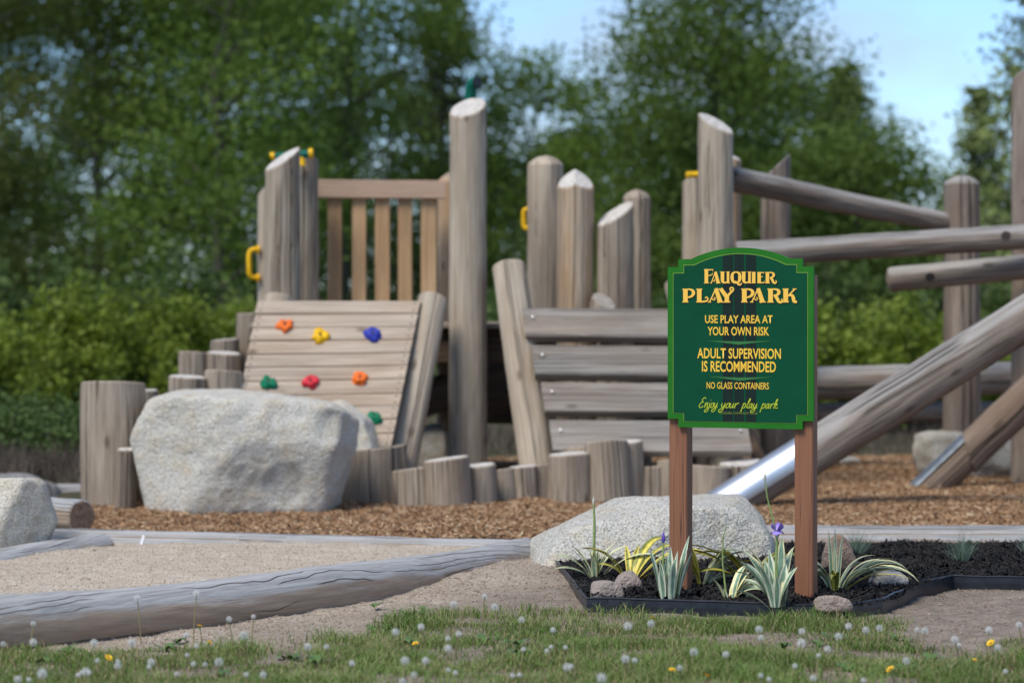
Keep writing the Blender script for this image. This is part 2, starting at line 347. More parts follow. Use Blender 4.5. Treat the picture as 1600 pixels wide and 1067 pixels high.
# ------------------------------------------------------------------ builders
def log_mesh(L, r0, r1, top=None, bot=None, seed=0, cracks=3, bow=0.0, seg=44, mats=('post', 'end'), fat=0.0, flare=0.0):
    rnd = random.Random(seed); nz = max(10, int(L/0.07))
    cuts = [(rnd.uniform(0, 2*math.pi), rnd.uniform(-.2, .25), rnd.uniform(.75, 1.2), rnd.uniform(.02, .04), rnd.uniform(.04, .08)) for _ in range(cracks)]
    if cracks: cuts[0] = (rnd.uniform(4.0, 5.4), -.1, 1.2, .05, .105)      # one check on the face towards the play area's front
    ang = [2*math.pi*j/seg for j in range(seg)]
    for c in cuts:
        ang = [a for a in ang if min(abs(a-c[0]), 2*math.pi-abs(a-c[0])) > c[4]*1.3] + [(c[0]+d*c[4]) % (2*math.pi) for d in (-1, -.45, 0, .45, 1)]
    ang = sorted(ang); n = len(ang); so = rnd.uniform(0, 50)
    def rad(a, t):
        r = r0+(r1-r0)*t+flare*max(0, 1-t*5)**2
        p = Vector((math.cos(a)*1.3+so, math.sin(a)*1.3, t*L*1.2))
        r *= 1+0.035*mnoise.noise(p)+fat*mnoise.noise(Vector((so, t*L*.8, 3)))
        r += 0.006*mnoise.noise(p*4.0)
        for c in cuts:
            d = abs((a-c[0]+math.pi) % (2*math.pi)-math.pi)/c[4]
            if d < .3:
                e = min(1, max(0, (t-c[1])*5))*min(1, max(0, (c[2]-t)*5)); r -= c[3]*e
        return r
    def wander(t, a): return 0.10*mnoise.noise(Vector((so, 7, t*L*1.1)))*1.0
    def bowx(t): return bow*math.sin(math.pi*t)
    def zcut(fn, x, y): return fn(x, y) if fn else 0.0
    ch = 0.010; vs = []; fs = []; mi = []; sm = []
    for i in range(nz+1):
        t = i/nz
        for a in ang:
            aa = a+wander(t, a); r = rad(a, t); x, y = r*math.cos(aa), r*math.sin(aa)
            zt = L+zcut(top, x, y)-ch; zb = zcut(bot, x, y)+ch
            z = zb+(zt-zb)*t
            vs.append((x+bowx(t), y, z))
    for i in range(nz):
        for j in range(n):
            fs.append((i*n+j, i*n+(j+1) % n, (i+1)*n+(j+1) % n, (i+1)*n+j)); mi.append(0); sm.append(True)
    def cap(t, fn, base, sgn):
        b = len(vs)
        rings = [1.0, None, .72, .42, .15]
        for q in rings:
            for a in ang:
                aa = a+wander(t, a); r = rad(a, t)
                rq = r*q if q else r-ch
                x, y = rq*math.cos(aa), rq*math.sin(aa)
                z = base+zcut(fn, x, y)-(sgn*ch if q == 1.0 else 0)+(0.004*mnoise.noise(Vector((x*30, y*30, so))) if q and q < 1 else 0)
                vs.append((x+bowx(t), y, z))
        for q in range(len(rings)-1):
            for j in range(n):
                f = (b+q*n+j, b+q*n+(j+1) % n, b+(q+1)*n+(j+1) % n, b+(q+1)*n+j)
                fs.append(f if sgn > 0 else f[::-1]); mi.append(1 if q else 0); sm.append(False)
        c = len(vs); vs.append((bowx(t), 0, base+zcut(fn, 0, 0)))
        for j in range(n):
            f = (b+4*n+j, b+4*n+(j+1) % n, c); fs.append(f if sgn > 0 else f[::-1]); mi.append(1); sm.append(False)
    cap(1.0, top, L, 1); cap(0.0, bot, 0.0, -1)
    me = bpy.data.meshes.new('log'); me.from_pydata(vs, [], fs)
    for m in mats: me.materials.append(M[m])
    me.polygons.foreach_set('material_index', mi); me.polygons.foreach_set('use_smooth', sm); me.update()
    return me
def slant(gx, gy): return lambda x, y: gx*x+gy*y
def roof(k): return lambda x, y: -k*abs(x)+.5*y
def dome(k): return lambda x, y: -k*(x*x+y*y)
def log(name, p0, p1, r0, r1, parent=None, **kw):
    p0, p1 = Vector(p0), Vector(p1); d = p1-p0
    me = log_mesh(d.length, r0, r1, **kw)
    rot = None if (abs(d.x)+abs(d.y)) < 1e-6 else d.to_track_quat('Z', 'Y')
    return put(name, me, loc_in(p0, parent), parent, rot)
def vpost(name, px, pytop, Y, wpx, parent, z0=-0.15, lean=(0, 0), taper=0.93, **kw):
    r = wpx/2*Y/F; x = xat(px, Y)
    return log(name, (x, Y, z0), (x+lean[0], Y+lean[1], zat(pytop, Y)), r/((1+taper)/2), r*taper/((1+taper)/2), parent, **kw)

def board_mesh(L, w, t, mats, skew=0.0, seed=0, nseg=8, bev=0.006, wob=0.003):
    """long axis local Z, width X, thickness Y"""
    rnd = random.Random(seed); so = rnd.uniform(0, 99); a, b = w/2, t/2
    sec = [(-a+bev, -b), (a-bev, -b), (a, -b+bev), (a, b-bev), (a-bev, b), (-a+bev, b), (-a, b-bev), (-a, -b+bev)]
    vs = []; fs = []; mi = []
    for i in range(nseg+1):
        tt = i/nseg
        for x, y in sec:
            q = Vector((x*8+so, y*8, tt*L*2.2))
            vs.append((x+wob*mnoise.noise(q), y+wob*mnoise.noise(q+Vector((31, 0, 0))), tt*L+skew*x))
    n = 8
    for i in range(nseg):
        for j in range(n): fs.append((i*n+j, i*n+(j+1) % n, (i+1)*n+(j+1) % n, (i+1)*n+j)); mi.append(0)
    bb = len(vs); vs += vs[:n]; fs.append(tuple(bb+j for j in range(n-1, -1, -1))); mi.append(1)
    bb = len(vs); vs += vs[nseg*n:nseg*n+n]; fs.append(tuple(bb+j for j in range(n))); mi.append(1)
    me = bpy.data.meshes.new('board'); me.from_pydata(vs, [], fs)
    for m in mats: me.materials.append(M[m])
    me.polygons.foreach_set('material_index', mi); me.update()
    return me
def board(name, p0, p1, nrm, w, t, mats, parent=None, **kw):
    p0, p1 = Vector(p0), Vector(p1); z = (p1-p0).normalized(); y = Vector(nrm); y = (y-z*y.dot(z)).normalized(); x = y.cross(z)
    rot = Matrix((x, y, z)).transposed().to_quaternion()
    return put(name, board_mesh((p1-p0).length, w, t, mats, **kw), loc_in(p0, parent), parent, rot)

_ico = {}
def ico(sub):
    if sub not in _ico:
        import bmesh
        bm = bmesh.new(); bmesh.ops.create_icosphere(bm, subdivisions=sub, radius=1.0)
        bm.verts.ensure_lookup_table()
        _ico[sub] = (np.array([v.co[:] for v in bm.verts]), np.array([[v.index for v in f.verts] for f in bm.faces])); bm.free()
    return _ico[sub]
def boulder(name, poly, Y, depth, mat, label, seed, sub=5, amp=0.05, p=16, tilt=0.35, extra=(), chips=(), zmin=None, group=None, cat='boulder', nf=2.4, facets=4):
    """poly: convex silhouette in photo pixels at depth Y, counter-clockwise not required"""
    P = np.array([[xat(a, Y), zat(b, Y)] for a, b in poly]); c2 = P.mean(0)
    planes = []; rnd = random.Random(seed)
    for i in range(len(P)):
        a, b = P[i], P[(i+1) % len(P)]; e = b-a; nn = np.array([e[1], -e[0]]); nn = nn/np.linalg.norm(nn)
        if nn.dot(a-c2) < 0: nn = -nn
        d = nn.dot(a-c2); ty = rnd.uniform(-tilt, tilt)*.5
        n3 = np.array([nn[0], ty, nn[1]]); L = np.linalg.norm(n3); planes.append((n3/L, d/L))
    for n3, d in ((( .12, -1, .28), depth/2), ((-.35, -1, .1), depth/2*1.02), ((.1, -1, -.25), depth/2*1.0), ((0, 1, .2), depth/2), ((.3, 1, -.1), depth/2)) if not extra else extra:
        n3 = np.array(n3, float); n3 /= np.linalg.norm(n3); planes.append((n3, d))
    D, Fc = ico(sub); acc = np.zeros(len(D)); base_n = list(planes); rf = np.random.default_rng(seed+50)
    for _ in range(facets):
        n3 = rf.normal(0, 1, 3); n3[1] = -abs(n3[1])*1.2; n3 /= np.linalg.norm(n3)
        a2 = np.zeros(len(D))
        for m3, d in base_n: a2 += np.maximum(0, D@m3/max(d, 1e-3))**p
        sup = ((D*(a2**(-1.0/p))[:, None])@n3).max(); planes.append((n3, sup*rf.uniform(.92, .975)))
    for n3, d in planes: acc += np.maximum(0, D@n3/max(d, 1e-3))**p
    R = acc**(-1.0/p); V = D*R[:, None]; so = Vector((seed*3.1, seed*1.7, seed*.9))
    size = float(np.abs(V).max()); out = []
    for v, dd in zip(V, D):
        q = Vector(v)*(nf/size)+so
        h = mnoise.fractal(q, 0.75, 2.1, 8)*amp*size
        h -= abs(mnoise.noise(q*1.7))*amp*size*.6
        vv = v+dd*h
        for (cx, cz, cr, dp) in chips:
            w = math.hypot(v[0]-cx, v[2]-cz)/cr
            if w < 1 and v[1] < 0: vv = vv+np.array([0, dp*(1-w**4), 0])
        out.append(vv)
    me = mesh_np(name, np.array(out), Fc, [M[mat]], smooth=True)
    o = put(name, me, (c2[0], Y, c2[1])); tag(o, label, cat, group)
    return o

def scatter_quads(P, L, Wd, mat, name, rng, tilt=0.5, tone=None, ridge=True):
    n = len(P); az = rng.uniform(0, 2*np.pi, n); ti = rng.normal(0, tilt, n)
    d = np.stack([np.cos(az)*np.cos(ti), np.sin(az)*np.cos(ti), np.sin(ti)], 1)
    s = np.stack([-np.sin(az), np.cos(az), rng.normal(0, tilt, n)], 1); s /= np.linalg.norm(s, axis=1)[:, None]
    nn = np.cross(d, s); nn *= np.sign(nn[:, 2:3]); L = L[:, None]; Wd = Wd[:, None]
    if ridge:
        taper = rng.uniform(.3, 1, (n, 1))
        a = P-d*L/2-s*Wd/2; b = P-d*L/2+nn*Wd*.45; c = P-d*L/2+s*Wd/2
        e = P+d*L/2-s*Wd/2*taper; f = P+d*L/2+nn*Wd*.4*taper; g = P+d*L/2+s*Wd/2*taper
        v = np.stack([a, b, c, e, f, g], 1).reshape(-1, 3); b0 = (np.arange(n)*6)[:, None]
        q = np.concatenate([b0+np.array([[0, 3, 4, 1]]), b0+np.array([[1, 4, 5, 2]])], 1).reshape(-1, 4)
        t = np.repeat(tone, 2)
    else:
        v = np.stack([P-d*L/2, P+s*Wd/2, P+d*L/2, P-s*Wd/2], 1).reshape(-1, 3); b0 = (np.arange(n)*4)[:, None]
        q = b0+np.array([[0, 1, 2, 3]]); t = tone
    return mesh_np(name, v, q, [mat], tone=t)
def scatter_grains(P, S, mat, name, rng, tone):
    n = len(P); o = np.array([[1, 0, 0], [0, 1, 0], [-1, 0, 0], [0, -1, 0], [0, 0, .8], [0, 0, -.8]])
    az = rng.uniform(0, 6.28, n); ca, sa = np.cos(az), np.sin(az)
    sc = S[:, None, None]*rng.uniform(.6, 1.3, (n, 6, 1))
    ox = o[None]*sc; x = ox[..., 0]*ca[:, None]-ox[..., 1]*sa[:, None]; y = ox[..., 0]*sa[:, None]+ox[..., 1]*ca[:, None]
    v = (P[:, None]+np.stack([x, y, ox[..., 2]], 2)).reshape(-1, 3)
    t = np.array([[0, 1, 4], [1, 2, 4], [2, 3, 4], [3, 0, 4], [1, 0, 5], [2, 1, 5], [3, 2, 5], [0, 3, 5]])
    f = ((np.arange(n)*6)[:, None, None]+t[None]).reshape(-1, 3)
    return mesh_np(name, v, f, [mat], tone=np.repeat(tone, 8))
def inpoly(x, y, poly):
    r = np.zeros(len(x), bool); n = len(poly)
    for i in range(n):
        x1, y1 = poly[i][:2]; x2, y2 = poly[(i+1) % n][:2]
        c = ((y1 > y) != (y2 > y)); xi = (x2-x1)*(y-y1)/((y2-y1) if y2 != y1 else 1e-9)+x1
        r ^= c & (x < xi)
    return r
def vnoise(x, y, sc, seed=0):
    """cheap smooth value noise"""
    x = np.asarray(x)*sc+seed*17.3; y = np.asarray(y)*sc+seed*5.7
    xi, yi = np.floor(x), np.floor(y); fx, fy = x-xi, y-yi; fx = fx*fx*(3-2*fx); fy = fy*fy*(3-2*fy)
    h = lambda a, b: np.modf(np.abs(np.sin(a*127.1+b*311.7+seed)*43758.5453))[0]
    return (h(xi, yi)*(1-fx)+h(xi+1, yi)*fx)*(1-fy)+(h(xi, yi+1)*(1-fx)+h(xi+1, yi+1)*fx)*fy
def sheet(name, x0, x1, y0, y1, nx, ny, zf, mat, mask=None, attr=None):
    xs = np.linspace(x0, x1, nx); ys = np.linspace(y0, y1, ny); X, Yg = np.meshgrid(xs, ys)
    Z = zf(X, Yg); v = np.stack([X.ravel(), Yg.ravel(), Z.ravel()], 1)
    i = (np.arange(ny-1)[:, None]*nx+np.arange(nx-1)[None]).ravel()
    q = np.stack([i, i+1, i+nx+1, i+nx], 1)
    if mask is not None:
        c = v[q].mean(1); q = q[mask(c[:, 0], c[:, 1])]
    me = mesh_np(name, v, q, [mat], smooth=True)
    if attr is not None:
        a = me.attributes.new('sandy', 'FLOAT', 'POINT'); a.data.foreach_set('value', attr(X.ravel(), Yg.ravel()).astype(np.float32))
    return tag(put(name, me), kind='structure')
RNG = np.random.default_rng(5)

# ------------------------------------------------------------------ ground
a_ = np.linspace(0, 2*np.pi, 65)[:-1]
rings = [0, 8, 30, 80, 200, 600, 1500]; gv = [(0, 30, -0.02)]
for r in rings[1:]: gv += [(r*math.cos(t), 30+r*math.sin(t), -0.02) for t in a_]
gt = [(0, 1+j, 1+(j+1) % 64) for j in range(64)]
gq = [(1+i*64+j, 1+(i+1)*64+j, 1+(i+1)*64+(j+1) % 64, 1+i*64+(j+1) % 64) for i in range(len(rings)-2) for j in range(64)]
tag(put('ground', mesh_np('ground', gv, [gt, gq], [M['field']])), kind='structure')

LOG_A, LOG_B = Vector((-2.25, 11.27, 0.085)), Vector((0.0, 15.0, -0.02))     # axis of the big border log
LD = (LOG_B-LOG_A).normalized()
def log_side(x, y):          # signed distance in front (+) of the big border log
    t = np.clip(((x-LOG_A.x)*LD.x+(y-LOG_A.y)*LD.y+1.05)/5.53, 0, 1)
    return (x-LOG_A.x)*LD.y-(y-LOG_A.y)*LD.x-.3*np.sin(np.pi*t)
def zdirt(x, y): return 0.0+0.026*(vnoise(x, y, 1.3, 1)-.5)+0.018*(vnoise(x, y, 7, 2)-.5)+0.009*(vnoise(x, y, 22, 3)-.5)+0.045*np.exp(-((x+.05)/.55)**2-((y-14.2)/.9)**2)
def sandy(x, y):
    d = log_side(x, y); return np.clip(1.15-np.abs(d-0.1)/0.75+0.8*(vnoise(x, y, 3, 4)-.5), 0, 1)*(x < 0.6)
sheet('dirt_ground', -4.5, 4.5, 8.6, 16.2, 220, 200, zdirt, M['dirt'], attr=sandy)
SAND = [(-2.95, 9.75), (0.0, 15.0), (0.12, 15.62), (-2.62, 15.95), (-3.9, 14.2), (-3.9, 9.75)]
def zsand(x, y): return 0.028+0.02*(vnoise(x, y, 1.6, 5)-.5)+0.012*(vnoise(x, y, 8, 6)-.5)
sheet('sand_bed', -3.9, 0.2, 9.7, 16.0, 130, 190, zsand, M['sand'], mask=lambda x, y: inpoly(x, y, SAND))
MUL = [(-2.68, 16.05), (-2.98, 18.6), (-2.9, 19.5), (-2.2, 20.2), (-2.3, 24.6), (8, 25.2), (8, 16.05)]
def zmul(x, y): return 0.012+0.05*(vnoise(x, y, .9, 7)-.5)+0.035*(vnoise(x, y, 3.5, 8)-.5)+0.02*(vnoise(x, y, 14, 9)-.5)
sheet('bark_mulch_bed', -4.4, 8, 16.0, 25.4, 300, 240, zmul, M['mulch'], mask=lambda x, y: inpoly(x, y, MUL))
edge_px = [(868, 893), (888, 915), (904, 938), (917, 955), (990, 958), (1060, 960), (1150, 963), (1250, 967), (1330, 966), (1378, 957), (1405, 945), (1440, 929), (1490, 919), (1600, 922), (1720, 925)]
EDGE = [G(a, b) for a, b in edge_px]
BED = [(p.x+.012, p.y+.012) for p in EDGE]+[(3.6, 16.02), (0.5, 16.02), (0.15, 15.2)]
def zbed(x, y): return 0.055-0.075*np.clip((y-15.3)/.5, 0, 1)+0.03*(vnoise(x, y, 5, 10)-.5)+0.018*(vnoise(x, y, 18, 11)-.5)
sheet('black_mulch_bed', 0.1, 3.6, 12.2, 16.05, 200, 220, zbed, M['black'], mask=lambda x, y: inpoly(x, y, BED))

# loose pieces on the beds
def area_pts(n, poly, x0, x1, y0, y1, zf, lift, rng, bias=0.0):
    x = rng.uniform(x0, x1, n); u = rng.uniform(0, 1, n); y = y0+(y1-y0)*u**(1+bias)
    k = inpoly(x, y, poly) & (np.abs(x) < .205*y+.25); x, y = x[k], y[k]
    return np.stack([x, y, zf(x, y)+lift*rng.uniform(.0, 1, len(x))], 1)
P = area_pts(330000, MUL, -4.4, 5.5, 16.0, 25.2, zmul, .018, RNG, .5)
o = put('wood_chips', scatter_quads(P, RNG.uniform(.02, .09, len(P))*RNG.uniform(.6, 1.2, len(P)), RNG.uniform(.004, .0125, len(P)), M['chip'], 'wood_chips', RNG, .28, RNG.beta(1.5, 1.5, len(P))))
tag(o, 'loose orange brown bark chips covering the play area floor', 'wood chips', kind='stuff')
P = area_pts(60000, BED, 0.1, 3.6, 12.2, 16.05, zbed, .016, RNG)
o = put('black_mulch_chips', scatter_quads(P, RNG.uniform(.02, .07, len(P)), RNG.uniform(.005, .014, len(P)), M['blackchip'], 'black_mulch_chips', RNG, .4, RNG.beta(2, 2.4, len(P))))
tag(o, 'dyed black shredded mulch filling the flower bed', 'mulch', kind='stuff')
P = area_pts(60000, SAND, -3.6, 0.2, 9.8, 16.0, zsand, .004, RNG)
tn = RNG.beta(2.4, 2, len(P))
o = put('coarse_sand_grains', scatter_grains(P, RNG.uniform(.002, .0048, len(P))*(1+1.4*(RNG.uniform(0, 1, len(P)) > .98)), M['grain'], 'coarse_sand_grains', RNG, tn))
tag(o, 'coarse pale sand grains filling the log edged pit', 'sand', kind='stuff')
x = RNG.uniform(-3.6, 3.6, 90000); y = RNG.uniform(9.2, 16.0, 90000)
kk = (log_side(x, y) > .02) & ~inpoly(x, y, BED) & (np.abs(x) < .2*y+.1); x, y = x[kk], y[kk]
sd = sandy(x, y); keep = RNG.uniform(0, 1, len(x)) < .35+.65*sd; x, y, sd = x[keep], y[keep], sd[keep]
P = np.stack([x, y, zdirt(x, y)+.001], 1)
o = put('dirt_crumbs', scatter_grains(P, .003+.012*RNG.beta(1.2, 5, len(x)), M['clod'], 'dirt_crumbs', RNG, np.clip(RNG.beta(2, 2, len(x))*.75+.3*sd, 0, 1)))
tag(o, 'crumbs and pebbles on the bare dirt before the bed', 'dirt', kind='stuff')

# ------------------------------------------------------------------ border logs
E2 = LOG_A-LD*1.05
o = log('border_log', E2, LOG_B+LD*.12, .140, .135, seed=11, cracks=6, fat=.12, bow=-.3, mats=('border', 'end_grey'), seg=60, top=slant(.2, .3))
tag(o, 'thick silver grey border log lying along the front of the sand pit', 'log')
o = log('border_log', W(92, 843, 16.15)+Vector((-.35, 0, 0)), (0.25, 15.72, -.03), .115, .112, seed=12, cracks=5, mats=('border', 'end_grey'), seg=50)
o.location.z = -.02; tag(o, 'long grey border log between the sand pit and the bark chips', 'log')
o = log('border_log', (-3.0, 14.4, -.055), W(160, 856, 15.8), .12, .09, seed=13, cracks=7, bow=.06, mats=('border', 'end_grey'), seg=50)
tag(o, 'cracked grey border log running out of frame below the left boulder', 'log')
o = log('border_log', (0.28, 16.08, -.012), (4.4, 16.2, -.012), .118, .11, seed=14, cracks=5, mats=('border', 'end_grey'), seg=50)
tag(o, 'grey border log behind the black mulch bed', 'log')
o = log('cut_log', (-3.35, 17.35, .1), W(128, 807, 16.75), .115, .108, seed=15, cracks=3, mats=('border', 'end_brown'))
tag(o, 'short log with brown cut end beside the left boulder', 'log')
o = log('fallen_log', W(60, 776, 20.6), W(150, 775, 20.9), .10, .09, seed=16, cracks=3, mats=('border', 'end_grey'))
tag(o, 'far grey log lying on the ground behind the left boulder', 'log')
mb = MB(); p = W(222, 846, 15.88)
mb.add([p+Vector((-.014, -.05, -.03)), p+Vector((.0, -.052, -.035)), p+Vector((.022, -.04, .04)), p+Vector((.008, -.04, .045)), p+Vector((-.014, -.045, -.03)), p+Vector((.0, -.047, -.035)), p+Vector((.022, -.035, .04)), p+Vector((.008, -.035, .045))],
       [(0, 1, 2, 3), (7, 6, 5, 4), (0, 4, 5, 1), (1, 5, 6, 2), (2, 6, 7, 3), (3, 7, 4, 0)])
tag(put('paper_strip', mb.mesh('paper_strip', [plain('white_tag', (.8, .8, .8), .6)])), 'small white strip stuck on the long grey border log', 'tag')

# ------------------------------------------------------------------ boulders and stones
boulder('boulder', [(214, 660), (232, 622), (262, 613), (430, 616), (520, 628), (552, 650), (556, 700), (540, 770), (530, 806), (232, 806), (212, 720)], 18.62, .9, 'granite',
        'huge flat topped granite boulder in front of the climbing wall', 3, sub=6, amp=.026, p=60, chips=[(.62, .12, .13, .05), (.28, -.28, .16, .03)])
boulder('boulder', [(490, 690), (500, 636), (540, 630), (578, 655), (592, 690), (597, 730), (590, 800), (490, 800)], 19.6, .6, 'granite',
        'lower granite boulder tucked behind the right end of the huge one', 4, amp=.035, p=30)
boulder('boulder', [(-120, 770), (-60, 748), (50, 747), (68, 755), (88, 815), (66, 866), (-120, 885)], 15.55, .7, 'granite3',
        'angular cream boulder at the left edge of the photo', 5, sub=6, amp=.03, p=44, extra=(((-.25, -1, .75), .27), ((.95, -.8, -.05), .30), ((0, 1, .1), .35), ((-.1, -1, .12), .36)))
boulder('boulder', [(-60, 745), (40, 740), (80, 755), (95, 785), (-60, 800)], 20.3, .8, 'rock_grey', 'low grey rock far behind the left boulder', 6, amp=.06)
boulder('boulder', [(822, 893), (830, 862), (868, 826), (930, 797), (985, 783), (1075, 778), (1150, 782), (1188, 806), (1212, 850), (1218, 905), (822, 905)], 14.75, .95, 'granite2',
        'wide low granite boulder behind the sign posts', 7, sub=6, amp=.032, p=44, extra=(((-.2, -1, .75), .33), ((.3, -1, .35), .4), ((0, -1, -.1), .46), ((0, 1, .3), .42)))
boulder('boulder', [(1428, 690), (1436, 668), (1470, 664), (1560, 668), (1680, 662), (1690, 755), (1430, 755)], 22.1, .8, 'granite3', 'cream boulder behind the log slides at the right edge', 8, sub=5, amp=.06, p=14)
boulder('boulder', [(640, 740), (650, 680), (665, 667), (695, 668), (706, 690), (712, 745)], 21.6, .5, 'granite', 'grey boulder seen under the deck beside the tall post', 9, amp=.05)
boulder('boulder', [(1306, 726), (1318, 714), (1340, 716), (1352, 726)], 23.6, .25, 'granite3', 'small pale rock at the far edge of the bark chips', 10, sub=4, amp=.035, p=30)
def stone(poly, Y, dep, mat, label, seed, amp=.05, p=12):
    boulder('garden_stone', poly, Y, dep, mat, label, seed, sub=4, amp=amp, p=p, group='stones in the flower bed', cat='stone')
stone([(921, 920), (928, 908), (952, 906), (972, 914), (977, 932), (960, 940), (926, 940)], gY(936, .05), .14, 'rock_pink', 'pale rounded stone at the left front of the flower bed', 21)
stone([(955, 912), (968, 897), (985, 893), (998, 900), (1006, 928), (960, 932)], gY(924, .05), .13, 'rock_pink', 'grey brown stone leaning behind the pale rounded one', 22)
stone([(1282, 880), (1290, 848), (1305, 834), (1320, 838), (1336, 866), (1342, 892), (1284, 894)], gY(888, .07), .16, 'rock_red', 'reddish pointed stone right of the right sign post', 23, p=18)
stone([(1358, 908), (1364, 893), (1385, 889), (1412, 895), (1423, 912), (1416, 920), (1362, 920)], gY(917, .06), .13, 'rock_white', 'white banded oval stone on the black mulch', 24)
stone([(1270, 948), (1276, 932), (1300, 929), (1328, 935), (1337, 950), (1330, 954), (1274, 954)], gY(950, .05), .10, 'rock_pink', 'flat tan stone at the foot of the right sign post', 25)

# ------------------------------------------------------------------ plastic edging
mb = MB(); pts = []
for i in range(len(EDGE)-1):
    for t in np.linspace(0, 1, 7)[:-1]: pts.append(EDGE[i].lerp(EDGE[i+1], t))
pts.append(EDGE[-1]); n = len(pts); vs = []
for i, p in enumerate(pts):
    d = (pts[min(i+1, n-1)]-pts[max(i-1, 0)]); nn = Vector((d.y, -d.x, 0)).normalized()
    zt = .066+.006*mnoise.noise(Vector((i*.25, 0, 0)))+(-.004 if p.x < .38 else 0); wv = .006*mnoise.noise(Vector((i*.3, 5, 0)))
    zb = -.03
    for q, z in ((.0, zb), (.003, zt*.5), (.002, zt-.006), (.006, zt), (.0, zt+.005), (-.006, zt), (-.004, zt-.006), (-.004, zb)):
        vs.append(p+nn*(q+wv)+Vector((0, 0, z)))
fs = [(i*8+k, (i+1)*8+k, (i+1)*8+(k+1) % 8, i*8+(k+1) % 8) for i in range(n-1) for k in range(8)]
mb.add(vs, fs); mb.add(vs[:8], [tuple(range(8))]); mb.add(vs[-8:], [tuple(range(7, -1, -1))])
tag(put('garden_edging', mb.mesh('garden_edging', [M['edging']])), 'black plastic edging strip around the flower bed', 'edging')

# ------------------------------------------------------------------ sign
YS = 12.72; S = YS/F; PHI = math.radians(22); KX = S/math.cos(PHI)
def bu(px): return (px-1156)*KX
def bz(py): return CH-(py-HOR)*S
sign = thing('park_sign', (xat(1156, YS), YS, 0), 'green park sign with yellow lettering on two brown posts', 'sign')
sign.rotation_euler = (0, 0, -PHI)
def sgn(name, me, loc=(0, 0, 0), parent=sign): return put(name, me, loc, parent)
def outline(ins):
    hx, nx, ax = .36-ins, .307-ins, .243-ins*.6
    zb, z0, z1, z2, zt = bz(669)+ins, bz(656)+ins, bz(417)-ins, bz(404.5)-ins, bz(387)-ins
    pts = [(-nx, zb), (nx, zb), (nx, z0), (hx, z0), (hx, z1), (nx, z1), (nx, z2), (ax, z2)]
    h = zt-z2; R = (ax*ax+h*h)/(2*h); a = math.asin(ax/R)
    for t in np.linspace(a, -a, 25)[1:-1]: pts.append((R*math.sin(t), zt-R+R*math.cos(t)))
    return pts+[(-ax, z2), (-nx, z2), (-nx, z1), (-hx, z1), (-hx, z0), (-nx, z0)]
def slab(name, poly, y0, y1, mats, parent=sign, bev=0.0):
    mb = MB(); n = len(poly)
    mb.add([(x, y0, z) for x, z in poly], [tuple(range(n))], 0)
    mb.add([(x, y1, z) for x, z in poly], [tuple(range(n-1, -1, -1))], 0)
    vs = [(x, y, z) for y in (y0, y1) for x, z in poly]
    mb.add(vs, [(i, n+i, n+(i+1) % n, (i+1) % n) for i in range(n)], 0)
    return put(name, mb.mesh(name, mats), (0, 0, 0), parent)
bd = slab('sign_board', outline(0), 0, .019, [M['sign_edge']])
slab('panel_line', outline(.0275), -.0012, .002, [M['sign_line']], bd)
pn = slab('panel', outline(.0295), -.0024, .002, [M['sign_green']], bd)
for i, (a, b) in enumerate(((357, 407), (413, 460), (470, 520))):
    xa, xb = bu(1020+a/3.233), bu(1020+b/3.233); tp = [p for p in outline(.0295)]
    ztop = lambda x: bz(387)-.0295-x*x/.95
    slab('dark_stripe', [(xa, bz(669)+.031), (xb, bz(669)+.031), (xb, ztop(xb)-.002), ((xa+xb)/2, ztop((xa+xb)/2)-.002), (xa, ztop(xa)-.002)], -.0030, -.001, [M['sign_stripe']], bd)
zx = lambda v: bu(1020+v/3.233)
zy = lambda v: bz(360+v/3.233)
for cx, a, b, t, q in ((440, 272, 600, 557, 577), (440, 284, 598, 739, 759)):
    top = [(zx(a+(b-a)*u), zy(t+4*(1-abs(2*u-1)))) for u in np.linspace(1, 0, 15)]
    bot = [(zx(a+(b-a)*u), zy(t+1+(q-t-1)*(1-abs(2*u-1))**1.15)) for u in np.linspace(0.02, .98, 15)]
    slab('chevron', bot+top, -.0038, -.001, [M['sign_chev']], bd)
def sq_post(name, px, pytop):
    mb = MB(); w = .089; rnd = random.Random(px); so = rnd.uniform(0, 50); sec = []
    h = w/2; b = .005
    sec = [(-h+b, -h), (h-b, -h), (h, -h+b), (h, h-b), (h-b, h), (-h+b, h), (-h, h-b), (-h, -h+b)]
    zt = bz(pytop); nz = 26; vs = []
    for i in range(nz+1):
        z = -.3+(zt+.3)*i/nz
        for x, y in sec:
            q = Vector((x*6+so, y*6, z*1.6)); vs.append((x+.0022*mnoise.noise(q), y+.0022*mnoise.noise(q+Vector((9, 9, 0))), z))
    mb.add(vs, [(i*8+k, i*8+(k+1) % 8, (i+1)*8+(k+1) % 8, (i+1)*8+k) for i in range(nz) for k in range(8)])
    mb.add(vs[-8:], [tuple(range(8))])
    return sgn(name, mb.mesh(name, [M['brown']]), (bu(px), .0195+w/2+.0025, 0))
p1 = sq_post('post', 1059.5, 430); p2 = sq_post('post', 1249.5, 430)
